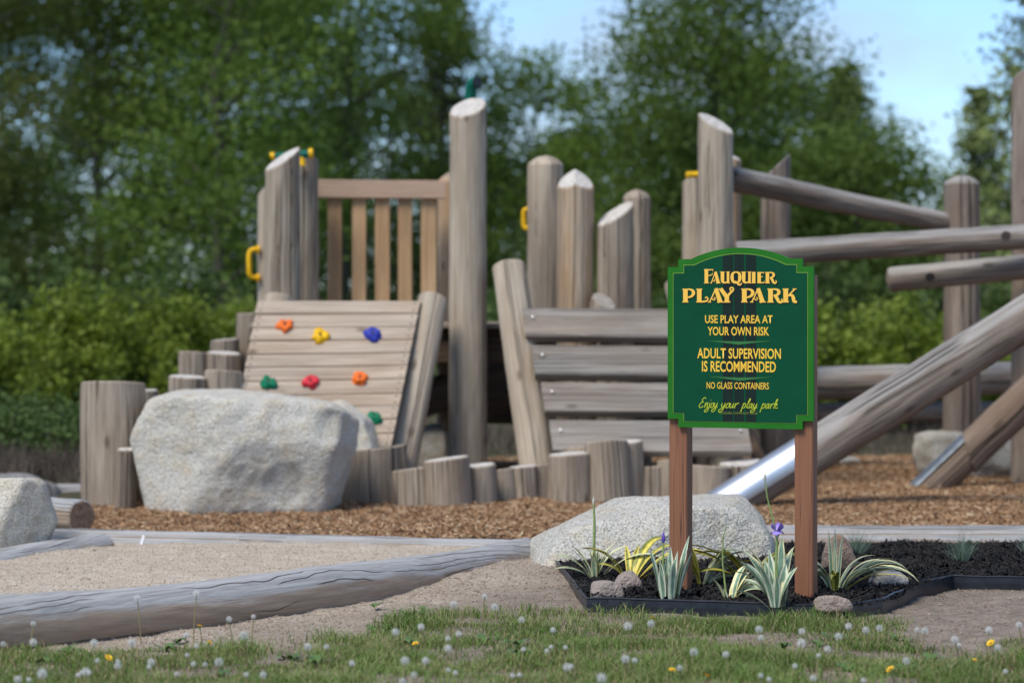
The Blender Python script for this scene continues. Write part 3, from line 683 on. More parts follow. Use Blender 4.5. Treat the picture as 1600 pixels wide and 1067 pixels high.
# lettering
def ribbon(mb, pts, wid, y, sub=8):
    P = [Vector((a, 0, b)) for a, b in pts]; n = len(P); Q = []; Wd = []
    if n > 2:
        for i in range(n-1):
            a, b, c, d = P[max(i-1, 0)], P[i], P[i+1], P[min(i+2, n-1)]
            for s in range(sub):
                t = s/sub
                Q.append(0.5*((2*b)+(c-a)*t+(2*a-5*b+4*c-d)*t*t+(3*b-a-3*c+d)*t**3)); Wd.append(wid[i]*(1-t)+wid[i+1]*t)
        Q.append(P[-1]); Wd.append(wid[-1])
    else: Q, Wd = P, wid
    vs = []
    for i, p in enumerate(Q):
        t = (Q[min(i+1, len(Q)-1)]-Q[max(i-1, 0)]).normalized(); nn = Vector((t.z, 0, -t.x))
        vs += [p+nn*Wd[i]/2, p-nn*Wd[i]/2]
    for v in vs: v.y = y
    mb.add(vs, [(2*i, 2*i+1, 2*i+3, 2*i+2) for i in range(len(Q)-1)])
GL = {
 'P': [([(.24, 0), (.24, 1)], [1, 1]), ([(.3, .955), (.6, .95), (.84, .84), (.88, .66), (.74, .46), (.44, .37), (.36, .45)], [.25, .35, .6, .75, .5, .28, .2]), ([(0, .04), (.48, .04)], [.24, .24]), ([(0, .96), (.35, .96)], [.24, .24])],
 'L': [([(.25, 0), (.25, 1)], [1, 1]), ([(.2, .06), (.6, .06), (.86, .12), (.97, .27), (.84, .38), (.72, .3)], [.36, .36, .34, .26, .3, .2]), ([(0, .04), (.4, .04)], [.24, .24]), ([(0, .96), (.5, .96)], [.24, .24])],
 'A': [([(.06, 0), (.27, .45), (.5, 1.0)], [.25, .25, .3]), ([(.5, 1), (.8, 0)], [.8, 1.0]), ([(.18, .3), (.38, .17), (.46, .3), (.36, .36)], [.2, .22, .18, .2]), ([(-.04, .03), (.18, .03)], [.2, .2]), ([(.58, .03), (1.02, .03)], [.2, .2])],
 'Y': [([(.12, 1), (.5, .42)], [.75, .9]), ([(.52, .42), (.74, .68), (.93, .9), (.9, 1.06), (.76, 1.06), (.74, .9), (.82, .86)], [.5, .45, .35, .3, .3, .3, .25]), ([(.52, .55), (.52, 0)], [.95, .95]), ([(.3, .03), (.75, .03)], [.22, .22]), ([(-.02, .97), (.3, .97)], [.22, .22])],
 'R': [([(.22, 0), (.22, 1)], [1, 1]), ([(.28, .955), (.55, .95), (.75, .86), (.78, .7), (.66, .55), (.42, .5)], [.25, .35, .6, .72, .5, .25]), ([(.5, .52), (.66, .3), (.78, .08), (.95, .02), (1.02, .16), (.95, .26)], [.55, .72, .6, .4, .3, .25]), ([(0, .04), (.44, .04)], [.24, .24]), ([(0, .96), (.35, .96)], [.24, .24])],
 'K': [([(.22, 0), (.22, 1)], [1, 1]), ([(.38, .45), (.62, .72), (.86, .98)], [.3, .3, .34]), ([(.7, .97), (.98, .97)], [.16, .16]), ([(.4, .5), (.64, .52), (.74, .36), (.8, .1), (1.0, .02)], [.35, .5, .75, .7, .4]), ([(0, .04), (.44, .04)], [.24, .24]), ([(0, .96), (.42, .96)], [.24, .24])],
 'F': [([(.26, 0), (.26, 1)], [1.05, 1.05]), ([(.2, .94), (.7, .95), (.98, .98)], [.36, .32, .1]), ([(.95, .98), (.9, .82)], [.2, .1]), ([(.3, .52), (.6, .55), (.85, .62), (.92, .72)], [.25, .25, .25, .12]), ([(0, .04), (.52, .04)], [.2, .2]), ([(0, .96), (.4, .96)], [.2, .2])],
 'U': [([(.25, .98), (.25, .3)], [1, 1]), ([(.25, .36), (.28, .16), (.5, .06), (.72, .14), (.8, .3)], [1, .8, .45, .35, .3]), ([(.82, .98), (.82, .04)], [.72, .72]), ([(-.02, .97), (.5, .97)], [.16, .16]), ([(.62, .97), (1.02, .97)], [.16, .16]), ([(.7, .03), (1.04, .03)], [.16, .16])],
 'Q': [([(.5, .96), (.2, .82), (.14, .5), (.22, .18), (.5, .05), (.78, .18), (.86, .5), (.8, .82), (.5, .96)], [.3, .7, .95, .75, .35, .7, .95, .7, .3]), ([(.38, .22), (.55, .12), (.72, -.06), (.9, -.1), (1.05, .06)], [.2, .4, .55, .4, .2])],
 'I': [([(.5, 0), (.5, 1)], [1, 1]), ([(.05, .04), (.95, .04)], [.18, .18]), ([(.05, .96), (.95, .96)], [.18, .18])],
 'E': [([(.3, 0), (.3, 1)], [1, 1]), ([(.3, .94), (.95, .96)], [.3, .22]), ([(.3, .52), (.8, .6)], [.24, .2]), ([(.92, .98), (.9, .84)], [.2, .1]), ([(.3, .06), (.9, .06), (1, .2)], [.34, .28, .12])],
}
def title(name, glyphs, stem, mat, y, off=(0, 0), grow=0.0):
    mb = MB(); q = 0
    for ch, x0, x1, yt, yb in glyphs:
        X0, X1 = bu(1055+x0/8), bu(1055+x1/8); Z0, Z1 = bz(410+yb/8), bz(410+yt/8); sw = stem*KX/8
        for pts, wd in GL[ch]:
            ribbon(mb, [(X0+(X1-X0)*a+off[0], Z0+(Z1-Z0)*b+off[1]) for a, b in pts], [w*sw+grow for w in wd], y-q*.00002); q += 1
    return put(name, mb.mesh(name, [mat]), (0, 0, 0), bd)
T1 = [('F', 375, 492, 82, 262), ('A', 455, 575, 116, 262), ('U', 572, 690, 114, 262), ('Q', 700, 830, 112, 264), ('U', 828, 950, 116, 262), ('I', 955, 1003, 120, 262), ('E', 1018, 1108, 122, 262), ('R', 1115, 1248, 122, 264)]
T2 = [('P', 112, 265, 328, 500), ('L', 282, 430, 328, 500), ('A', 430, 612, 325, 500), ('Y', 556, 745, 328, 500), ('P', 828, 985, 328, 500), ('A', 942, 1122, 325, 500), ('R', 1143, 1318, 328, 502), ('K', 1325, 1496, 328, 500)]
for nm, gl, st in (('title_lettering', T1, 42), ('title_lettering', T2[:4], 56), ('title_lettering', T2[4:], 56)):
    a = title(nm, gl, st, M['sign_gold'], -.0050)
    b = title('title_shadow', gl, st, M['sign_black'], -.0040, (.0030, -.0034), .0012)
def text_line(txt, x0, x1, yt, yb, mat, bold=.012, y=-.0042):
    cu = bpy.data.curves.new('t', 'FONT'); cu.body = txt; cu.size = 1; cu.offset = bold; cu.resolution_u = 3
    to = bpy.data.objects.new('t', cu); C.objects.link(to); dg = bpy.context.evaluated_depsgraph_get()
    me = bpy.data.meshes.new_from_object(to.evaluated_get(dg)); bpy.data.objects.remove(to); bpy.data.curves.remove(cu)
    v = np.zeros(len(me.vertices)*3, np.float32); me.vertices.foreach_get('co', v); v = v.reshape(-1, 3)
    lo, hi = v.min(0), v.max(0); u = (v-lo)/np.maximum(hi-lo, 1e-6)
    X0, X1, Z0, Z1 = zx(x0), zx(x1), zy(yb), zy(yt)
    w = np.stack([X0+(X1-X0)*u[:, 0], np.full(len(u), y), Z0+(Z1-Z0)*u[:, 1]], 1).astype(np.float32)
    me.vertices.foreach_set('co', w.ravel()); me.materials.clear(); me.materials.append(mat); me.update(); me.name = 'lettering'
    return put('lettering', me, (0, 0, 0), bd)
text_line('USE PLAY AREA AT', 270, 600, 428, 469, M['sign_yellow'], .016)
text_line('YOUR OWN RISK', 283, 583, 487, 531, M['sign_yellow'], .016)
text_line('ADULT SUPERVISION', 232, 640, 595, 648, M['sign_yellow'], .018)
text_line('IS RECOMMENDED', 255, 616, 660, 715, M['sign_yellow'], .018)
text_line('NO GLASS CONTAINERS', 278, 582, 767, 801, M['sign_yellow'], .008)
text_line('FAUQUIER COMMUNITY CLUB', 340, 526, 917, 930, M['sign_dim'], .0)
SL = {  # monoline script letters: advance width, strokes (x, y) with x-height 1
 'E': (1.25, [[(1.15, 1.75), (.9, 1.95), (.5, 1.75), (.45, 1.35), (.8, 1.12), (.4, 1.0), (.1, .6), (.15, .12), (.55, 0), (1.0, .3)]]),
 'n': (.85, [[(.05, .95), (.1, 0)], [(.1, .3), (.35, .9), (.58, .92), (.6, .5), (.62, .05), (.85, .15)]]),
 'j': (.5, [[(.2, 1), (.22, .2), (.1, -.6), (-.35, -.85), (-.6, -.6), (-.3, -.3), (.5, .15)], [(.25, 1.4), (.3, 1.5)]]),
 'o': (.75, [[(.5, .95), (.15, .8), (.05, .35), (.25, .02), (.55, .2), (.62, .65), (.5, .95), (.75, .8)]]),
 'y': (.85, [[(.05, .95), (.05, .4), (.25, .1), (.5, .4), (.62, .98)], [(.62, .98), (.58, .1), (.4, -.6), (-.05, -.8), (-.25, -.5), (.1, -.2), (.85, .2)]]),
 'u': (.85, [[(.05, .95), (.02, .3), (.2, .03), (.45, .25), (.58, .95)], [(.58, .95), (.58, .15), (.85, .15)]]),
 'r': (.7, [[(.05, .95), (.12, 0)], [(.12, .4), (.3, .85), (.55, .98), (.68, .85)]]),
 'p': (.85, [[(.12, 1.0), (.0, -.75)], [(.08, .5), (.3, .92), (.58, .85), (.62, .4), (.4, .05), (.1, .15)]]),
 'l': (.5, [[(.0, .2), (.3, 1.2), (.4, 1.8), (.22, 1.8), (.12, .9), (.18, .1), (.45, .15)]]),
 'a': (.85, [[(.55, .85), (.25, .92), (.03, .45), (.15, .05), (.4, .2), (.58, .95)], [(.58, .95), (.58, .15), (.85, .15)]]),
 'k': (.9, [[(.05, .1), (.3, 1.2), (.42, 1.8), (.25, 1.75), (.1, .9), (.1, 0)], [(.1, .4), (.45, .95), (.6, .75), (.2, .45), (.5, .1), (.9, .2)]]),
}
mb = MB(); q = 0
for word, x0, x1 in (('Enjoy', 145, 468), ('your', 505, 800), ('play', 845, 1108), ('park', 1155, 1440)):
    tot = sum(SL[c][0] for c in word); un = (x1-x0)/(tot+.25); cx = 0
    for c in word:
        for st in SL[c][1]:
            pts = [(bu(1080+(x0+(cx+a+.30*b)*un)/10.667), bz(615+(240-b*85)/10.667)) for a, b in st]
            ribbon(mb, pts, [15*KX/10.667*(1.0 if i % 2 else .8) for i in range(len(pts))], -.0042-q*.00002, 6); q += 1
        cx += SL[c][0]
put('script_lettering', mb.mesh('script_lettering', [M['sign_lime']]), (0, 0, 0), bd)

# ------------------------------------------------------------------ play tower
tw = thing('play_tower', (xat(731, 21.2), 21.2, 0), 'weathered log play tower with deck, railing, climbing wall and slatted ramp', 'play tower')
def tpost(px, pytop, Y, wpx, seed, top=None, label=None, mats=('post', 'end'), cracks=4, **kw):
    o = vpost('post', px, pytop, Y, wpx, tw, seed=seed, top=top, mats=mats, cracks=cracks, **kw)
    if label: o['label'] = label
    return o
tpost(427, 292, 22.1, 50, 31, slant(.55, -.2))
tpost(441.5, 248, 20.75, 57, 32, slant(.62, .35))
tpost(472, 258, 21.75, 52, 33, slant(.35, -.5))
tpost(709, 268, 22.45, 52, 34, dome(4.5), mats=('fresh', 'fresh'))
tall = tpost(731, 168, 20.75, 59, 35, slant(.25, .55), 'tallest post with a slanted pale top')
tpost(852, 243, 21.6, 57, 36, dome(3.5), mats=('post', 'post'))
tpost(899, 276, 20.95, 58, 37, roof(.5), 'post with pointed top and orange streak', mats=('fresh', 'end'), cracks=3)
tpost(961, 334, 20.95, 60, 38, slant(.62, .35), mats=('stump', 'end'))
tpost(995, 296, 21.8, 45, 39, dome(5), mats=('stump', 'stump'))
tpost(1118, 192, 20.75, 56, 40, slant(-.5, .4))
tpost(1092, 281, 22.3, 52, 41, slant(.1, -.2))
tpost(1133, 240, 21.9, 52, 42, slant(-.4, .2), mats=('fresh', 'end'))
# deck
zd = zat(505, 20.9)
X0, X1 = xat(395, 21.2), xat(1150, 21.2)
for i in range(13):
    y = 20.98+i*.142
    board('deck_plank', (X0, y, zd-.022), (X1, y, zd-.022), (0, 0, 1), .137, .04, ('stump', 'end_grey'), tw, seed=100+i, nseg=10)
for y in (21.02, 22.5):
    board('deck_beam', (X0, y, zd-.178), (X1, y, zd-.178), (0, -1, 0), .26, .06, ('dark', 'dark'), tw, seed=120, nseg=10)
for i in range(9):
    x = X0+.15+i*(X1-X0-.3)/8
    board('deck_joist', (x, 21.06, zd-.15), (x, 22.46, zd-.15), (1, 0, 0), .2, .05, ('dark', 'dark'), tw, seed=130+i, nseg=4)
# railing
yr = 22.05
rail = board('guard_rail', (xat(484, yr), yr, zat(295.5, yr)), (xat(696, yr), yr, zat(297, yr)), (0, -1, 0), 28*yr/F, .11, ('cedar_rail', 'cedar_rail'), tw, seed=140, nseg=12)
for i, (a, b) in enumerate(((512, 534), (550, 572), (586, 609), (622, 644), (658, 682))):
    x = xat((a+b)/2, yr); board('baluster', (x, yr+.01, zd+.0), (x, yr+.01, zat(309, yr)), (0, -1, 0), (b-a)*yr/F, .04, ('cedar', 'cedar'), tw, seed=150+i, nseg=10)
# back barrier logs running behind the whole tower
yb = 23.0
log('barrier_log', (xat(655, yb), yb, zat(618, yb)), (xat(1590, yb), yb-.2, zat(590, yb-.2)), .16, .135, tw, seed=51, mats=('beam', 'end_grey'), cracks=5)
log('barrier_log', (xat(755, yb+.05), yb+.05, zat(647, yb)), (xat(1572, yb), yb-.1, zat(642, yb)), .085, .085, tw, seed=52, mats=('beam', 'end_grey'), cracks=4)
log('barrier_log', (xat(648, 22.2), 22.2, zat(628, 22.2)), (xat(800, 22.75), 22.75, zat(575, 22.75)), .15, .14, tw, seed=53, mats=('beam', 'end_grey'), cracks=3)
# climbing wall
cw = put('climbing_wall_frame', None, (0, 0, 0), tw) if False else None
yt_, yb_ = 20.35, 19.62                     # depth of the top and of the foot of the wall
TL, TR = W(403, 472, yt_), W(657, 472, yt_)
BL, BR = W(358, 708, yb_), W(611, 700, yb_)
def wallpt(u, v): return TL.lerp(TR, u).lerp(BL.lerp(BR, u), v)
nrm = (TR-TL).cross(BL-TL).normalized()
if nrm.y > 0: nrm = -nrm
edges = [0, .091, .184, .272, .363, .451, .543, .640, .722, .815, .91, 1.0]
for i in range(len(edges)-1):
    v = (edges[i]+edges[i+1])/2; a, b = wallpt(0, v), wallpt(1, v)
    wd_ = (wallpt(.5, edges[i+1])-wallpt(.5, edges[i])).length-.009
    pl = board('wall_plank', a+nrm*(.004*random.Random(i).uniform(-1, 1)), b, nrm, wd_, .045, ('plank', 'stump'), tw, seed=160+i, nseg=10, skew=.2, bev=.005)
    mb = MB()
    for u in (.03, .97):
        for dv in (-.25, .25):
            c = wallpt(u, v+dv*(edges[i+1]-edges[i])); mb.tube([c+nrm*.02, c+nrm*.0262], .006, 6)
    o = put('screws', mb.mesh('screws', [M['bolt_dark']]), loc_in((0, 0, 0), tw), tw); o['kind'] = 'stuff'
log('wall_side_log', W(614, 790, yb_+.1), W(677, 466, yt_+.12), .122, .112, tw, seed=54, mats=('post', 'end'), cracks=3, top=slant(.05, .05))
log('wall_side_log', W(380, 790, yb_+.3), W(436, 466, yt_+.25), .118, .118, tw, seed=55, mats=('post', 'end'), cracks=3)
def hold(px, py, col, seed):
    v = (py-472)/(704-472); t0 = wallpt(0, v); t1 = wallpt(1, v); x = (px-800)/F
    u = min(max((x*((t0.y+t1.y)/2)-t0.x)/(t1.x-t0.x), 0), 1); c = wallpt(u, v)+nrm*.022
    D, Fc = ico(3); out = []
    up = (TL-BL).normalized(); rt = nrm.cross(up)*-1
    for d in D:
        q = Vector(d); r = .058*(1+.5*mnoise.noise(q*1.7+Vector((seed*2.3, 0, 0)))+.16*mnoise.noise(q*4+Vector((0, seed, 0))))
        dent = math.exp(-((q.x-.1)**2+(q.z-.35)**2)*7)*(q.y > 0)*.8
        x_, y_, z_ = q.x*r*1.05, max(q.y, -.1)*r*.8*(1-dent), q.z*r
        out.append(c+rt*x_+nrm*y_+up*z_)
    o = put('climbing_hold', mesh_np('climbing_hold', [tuple(p-c) for p in out], Fc, [M[col]], smooth=True), loc_in(c, tw), tw)
    o['label'] = '%s plastic climbing hold' % col
    mb = MB(); mb.tube([nrm*.015, nrm*.042], .011, 8); put('bolt', mb.mesh('bolt', [M['bolt_dark']]), (0, 0, 0), o)
for i, (a, b, c) in enumerate(((446, 513, 'orange'), (501, 530, 'yellow'), (583, 528, 'blue'), (420, 602, 'green'), (486, 602, 'red'), (563, 598, 'orange'), (585, 660, 'green'))): hold(a, b, c, i+1)
# slatted ramp
ys0, ys1 = 20.45, 19.75
for i, (a, yc, h, xr, xl) in enumerate(((818, 508, 43, 1123, 0), (833, 567, 45, 1140, 0), (848, 624, 44, 1157, 0), (861, 684, 46, 1170, 0))):
    Y = ys0+(ys1-ys0)*(yc-500)/190
    board('ramp_slat', W(a, yc, Y-.16), W(xr, yc+2, Y-.16), (0, -.86, .5), h*Y/F/.86, .1, ('slat', 'stump'), tw, seed=180+i, skew=-.12, bev=.007, nseg=12, wob=.005)
    mb = MB()
    for u in (a+14, xr-14):
        for dv in (-8, 9):
            c = W(u, yc+dv, Y-.16)+Vector((0, -.86, .5))*.05; c.z += 0; mb.tube([c-Vector((0, -.86, .5))*.004, c+Vector((0, -.86, .5))*.004], .008, 6)
    o = put('bolt_heads', mb.mesh('bolt_heads', [M['bolt']]), loc_in((0, 0, 0), tw), tw); o['kind'] = 'stuff'
log('ramp_side_log', W(848, 790, 19.85), W(794, 408, 20.55), .13, .128, tw, seed=56, mats=('post', 'post'), cracks=3, top=dome(2.5))
log('ramp_side_log', W(1150, 790, 19.95), W(1062, 440, 20.65), .13, .125, tw, seed=57, mats=('post', 'end'), cracks=3)
log('ramp_cross_log', W(934, 520, 20.72), W(944, 470, 20.72), .105, .1, tw, seed=58, mats=('stump', 'end_grey'), cracks=2, top=slant(.5, .25))
board('ramp_foot_board', W(1165, 672, 20.0), W(1190, 722, 19.8), (.9, -.3, .3), .13, .09, ('dark', 'stump'), tw, seed=190)
# fittings
def handle(px0, py0, px1, py1, Y, out, parent=tw, name='grab_handle'):
    a, b = W(px0, py0, Y), W(px1, py1, Y); o_ = Vector(out); mb = MB()
    pts = [a+o_*t0+(b-a)*t1 for t0, t1 in ((0, 0), (.55, 0), (.85, .04), (1, .18), (1, .5), (1, .82), (.85, .96), (.55, 1), (0, 1))]
    mb.tube(pts, .021, 10)
    for p in (a, b): mb.tube([p, p+o_*.12], .038, 10)
    return put(name, mb.mesh(name, [M['yellow']]), loc_in((0, 0, 0), parent), parent)
handle(404, 390, 404, 434, 22.0, (-.075, -.03, 0))
handle(829, 327, 829, 357, 21.6, (-.055, .02, 0))
mb = MB(); c = W(1081, 273, 21.6); mb.tube([c+Vector((-.045, 0, -.004)), c+Vector((.09, .02, .004))], .026, 12)
put('yellow_tube', mb.mesh('yellow_tube', [M['yellow']]), loc_in((0, 0, 0), tw), tw)
mb = MB(); a, b = W(424, 245, 21.5), W(489, 240, 21.5); d = b-a
mb.tube([a, a+d*.5, b-d*.02], [.026, .03, .034], 12, 0); mb.tube([b-d*.10, b], .041, 12, 1); mb.tube([a-d*.02, a+d*.08], .034, 12, 1)
m_ = a+d*.72; mb.tube([m_+Vector((0, 0, -.09)), m_+Vector((0, 0, -.02))], [.04, .025], 10, 1)
put('toy_telescope', mb.mesh('toy_telescope', [M['dkgreen'], M['yellow']]), loc_in((0, 0, 0), tw), tw)
mb = MB(); c = W(735, 170, 20.95); h = W(735, 131, 20.95)
mb.tube([c, c.lerp(h, .45), c.lerp(h, .75)+Vector((.004, -.01, 0)), h+Vector((.018, -.03, -.004)), h+Vector((.05, -.055, 0))], [.045, .045, .047, .05, .056], 14, 0)
e = h+Vector((.05, -.055, 0)); mb.tube([e+Vector((-.003, .002, 0)), e+Vector((.012, -.01, .002))], .046, 14, 1)
put('periscope', mb.mesh('periscope', [M['dkgreen'], M['sign_black']]), loc_in((0, 0, 0), tw), tw)

# ------------------------------------------------------------------ log climber on the right
lc = thing('log_climber', (xat(1503, 21.8), 21.8, 0), 'log climbing frame of round beams and posts at the right edge', 'log climber')
def lpost(px, py, Y, w, seed, **kw): return vpost('post', px, py, Y, w, lc, seed=seed, **kw)
lpost(1212, 262, 22.4, 47, 61, top=slant(.95, -.1), mats=('beam', 'post'))
lpost(1503, 274, 22.0, 57, 62, top=dome(3), mats=('beam', 'beam'))
lpost(1608, 112, 21.3, 55, 63, top=slant(.45, -.3), mats=('beam', 'end'))
def beam(a, b, r0, r1, seed, **kw): return log('beam', a, b, r0, r1, lc, seed=seed, mats=('beam', 'beam'), cracks=4, **kw)
beam(W(1140, 279, 20.95), W(1482, 349, 22.0), .098, .082, 64, bow=.03)
beam(W(1150, 398, 20.6), W(1700, 364, 20.75), .096, .094, 65)
beam(W(1384, 438, 21.1), W(1700, 407, 20.9), .096, .1, 66, bot=dome(-3))
for px, py, Y in ((1568, 369, 20.55), (1450, 433, 21.0), (1512, 641, 22.9), (1512, 612, 22.9)):
    mb = MB(); c = W(px, py, Y); mb.tube([c+Vector((0, -.115, 0)), c+Vector((0, -.085, 0))], .036, 14, 1); mb.tube([c+Vector((0, -.1175, 0)), c+Vector((0, -.1, 0))], .014, 8, 1)  # dark disc stands in for the shade inside a sunken bolt hole
    put('bolt', mb.mesh('bolt', [M['bolt'], M['bolt_dark']]), loc_in((0, 0, 0), lc), lc)
mb = MB(); p = W(1213, 660, 22.6); mb.tube([(p.x, p.y, -.1), (p.x, p.y, .75)], .095, 20)
tag(put('steel_post', mb.mesh('steel_post', [M['galv']])), 'short galvanised steel pipe behind the sign board', 'post')

# ------------------------------------------------------------------ log slides with steel shoes
def slide(label, tip, knee, far, r, seed, steel='steel', a1=1.75, wood='beam'):
    t = thing('log_slide', (tip.x, tip.y, 0), label, 'slide', 'log slides'); ax = (far-tip).normalized()
    log('side_log', knee, far, r, r*.97, t, seed=seed, mats=(wood, 'end_brown'), cracks=4, fat=.05, seg=60, bot=slant(.1, .45))
    log('core_log', tip-ax*.15, knee+ax*.12, r*.86, r*.86, t, seed=seed+3, mats=(wood, 'end_brown'), cracks=2)
    fr = Vector((0, -1, 0)); fr = (fr-ax*fr.dot(ax)).normalized(); up = ax.cross(fr); up = up if up.z > 0 else -up
    mb = MB(); n = 22; L = (knee-tip).length+.1; rows = []
    for rr in (r*.965, r*.935):
        for q in range(2):
            c = tip-ax*.22+ax*(L+.22)*q
            rows.append([c+(up*math.cos(a)+fr*math.sin(a))*rr for a in np.linspace(-.75, a1, n)])
    vs = [p for r_ in rows for p in r_]
    mb.add(vs, [(j, j+1, n+j+1, n+j) for j in range(n-1)]+[(2*n+j+1, 2*n+j, 3*n+j, 3*n+j+1) for j in range(n-1)], 0, True)
    mb.add(vs, [(n-1, 3*n-1, 4*n-1, 2*n-1), (0, n, 3*n, 2*n)])
    mb.tube([rows[0][0], rows[1][0]], .012, 8)
    put('steel_shoe', mb.mesh('steel_shoe', [M[steel]]), loc_in((0, 0, 0), t), t)
slide('log slide with bright steel foot just behind the right sign post', W(1146, 784, 18.72), W(1262, 711, 18.72), W(1760, 398, 18.72), .156, 71)
slide('log slide with dull steel foot in front of the cream boulder', W(1451, 767, 20.7), W(1512, 709, 20.7), W(1720, 512, 20.7), .147, 74, 'shaded', .75, 'brownlog')

# ------------------------------------------------------------------ palisade stumps
stumps = [  # x0, x1, ytop, ybase(depth), lean px, label
 (133, 222, 598, 797, -4, 'widest tall stump standing at the left of the huge boulder'),
 (183, 211, 701, 798, 3, 'low thin stump wedged between the widest stump and the boulder'),
 (196, 224, 659, 790, 3, 'thin mid height stump hidden behind the low one by the boulder'),
 (214, 246, 609, 778, 0, 'stump peeking over the left shoulder of the huge boulder'),
 (267, 320, 588, 776, 0, 'lowest left stump of the stepped cluster above the huge boulder'),
 (322, 376, 580, 775, 0, 'dark front stump of the stepped cluster nearest the climbing wall'),
 (281, 325, 550, 768, 0, 'second step stump on the left of the stepped cluster'),
 (326, 374, 551, 768, 0, 'middle stump of the stepped cluster right of its twin'),
 (332, 371, 530, 760, 0, 'rear stump of the stepped cluster'),
 (371, 408, 489, 757, 0, 'tall thin stump beside the left edge of the climbing wall'),
 (543, 619, 701, 784, -5, 'broad stump right of the huge boulder'),
 (606, 634, 696, 779, -6, 'narrow stump half hidden behind the broad one'),
 (620, 686, 731, 792, -8, 'short leaning stump in front of the climbing wall side log'),
 (670, 729, 716, 794, -8, 'taller stump left of the tall post foot'),
 (729, 771, 726, 791, -5, 'stump directly below the tallest post'),
 (768, 804, 734, 787, -5, 'low stump right of the tallest post'),
 (800, 838, 728, 786, -4, 'stump left of the ramp side log foot'),
 (834, 866, 726, 785, -3, 'stump at the foot of the ramp side log'),
 (863, 919, 708, 786, -4, 'wide stump where the row steps up under the ramp'),
 (888, 952, 699, 782, -6, 'pale topped stump behind the wide one under the ramp'),
 (922, 978, 691, 786, -8, 'tallest stump of the row under the ramp'),
 (955, 1001, 690, 783, -5, 'last high stump before the row steps down'),
 (1000, 1036, 729, 783, 0, 'low dark stump just after the row steps down'),
 (1032, 1078, 722, 783, 0, 'stump behind the left sign post'),
 (1076, 1137, 728, 784, 0, 'broad pale topped stump between the sign posts'),
 (1128, 1187, 722, 782, 0, 'stump touching the bright steel slide foot'),
]
for i, (a, b, yt, yb2, ln, lab) in enumerate(stumps):
    Y = gY(yb2, .01)+.1+(.28 if i == 0 else 0); r = (b-a)/2*Y/F; x = xat((a+b)/2, Y); top = zat(yt, Y); rr = random.Random(i)
    o = log('log_stump', (x-ln*.3*Y/F, Y, -.12), (x+ln*.3*Y/F, Y+rr.uniform(-.02, .03), top), r*(1.32 if i > 9 else 1.2), r*(1.22 if i > 9 else 1.1), seed=200+i, cracks=4, fat=.05,
            top=slant(rr.uniform(-.08, .09), rr.uniform(.0, .12)), mats=('stump', 'end'), seg=36)
    tag(o, lab, 'stump', 'log stumps')

# ------------------------------------------------------------------ flower bed plants
def leaf_mesh(az, L, el0, droop, w, mats, rnd, twist=0.0, fold=.25):
    n = 12; cols = [-1, -.62, -.3, 0, .3, .62, 1]; p = Vector((0, 0, 0)); vs = []; fs = []; mi = []
    hd = Vector((math.cos(az), math.sin(az), 0)); sd = Vector((-math.sin(az), math.cos(az), 0))
    wav = rnd.uniform(-.25, .25)
    for i in range(n+1):
        t = i/n; el = el0-droop*t**1.6; d = hd*math.cos(el)+Vector((0, 0, math.sin(el)))
        if i: p = p+d*(L/n)
        ww = w*.5*(.72+.5*math.sin(min(t*1.15, 1)*math.pi*.8))*(1-max(0, (t-.55)/.45)**1.8)+.0006
        nrm = (hd*-math.sin(el)+Vector((0, 0, math.cos(el)))); tw_ = twist*t
        s2 = (sd*math.cos(tw_)+nrm*math.sin(tw_)); n2 = s2.cross(d)
        p2 = p+sd*(wav*.06*L*t*t)
        for c in cols: vs.append(p2+s2*(c*ww)+n2*(-abs(c)*ww*fold))
    for i in range(n):
        for j in range(6):
            fs.append((i*7+j, i*7+j+1, (i+1)*7+j+1, (i+1)*7+j)); mi.append(0 if j in mats[2] else 1)
    me = bpy.data.meshes.new('leaf'); me.from_pydata(vs, [], fs); me.materials.append(M[mats[0]]); me.materials.append(M[mats[1]])
    me.polygons.foreach_set('material_index', mi); me.polygons.foreach_set('use_smooth', [True]*len(fs)); me.update(); return me
WM = ('leafwhite', 'leafgreen', (0, 1, 5)); YM = ('leafyellow', 'leafolive', (1, 2, 3)); CM = ('leafcream', 'leafgreen', (0, 4, 5)); YC = ('leafyellow', 'leafolive', (0, 1, 5))
def bedpt(px, py):
    Y = gY(py, .06)
    for _ in range(3): x = xat(px, Y); z = float(zbed(np.array([x]), np.array([Y]))[0]); Y = F*(CH-z)/(py-HOR)
    return Vector((xat(px, Y), Y, z-.006))
def plant(name, px, py, label, leaves, seed, spread=.02):
    leaves = [(a, L*(.8 if m is WM else (.95 if m is CM else 1.08)), e, d, w*(1.1 if m is WM else (1.15 if m is CM else 1.05)), m) for a, L, e, d, w, m in leaves]+[(a+25, L*(.7 if m is WM else 1.0), e+4, d*.9, w*1.2, m) for a, L, e, d, w, m in leaves if m is not WM or L > .22]
    rnd = random.Random(seed); t = thing(name, bedpt(px, py), label, 'plant', 'irises in the flower bed')
    for (az, L, el, dr, w, mats) in leaves:
        az += rnd.uniform(-15, 15); me = leaf_mesh(math.radians(az), L*rnd.uniform(.9, 1.1), math.radians(el), math.radians(dr), w, mats, rnd, rnd.uniform(-.9, .9))
        put('leaf', me, (math.cos(math.radians(az))*spread*rnd.uniform(.3, 1.3), math.sin(math.radians(az))*spread*rnd.uniform(.3, 1.3), 0), t)
    return t
def stalk(t, pts, r, mat='stalk', name='stalk'):
    mb = MB(); mb.tube(pts, r, 7); return put(name, mb.mesh(name, [M[mat]]), (0, 0, 0), t)
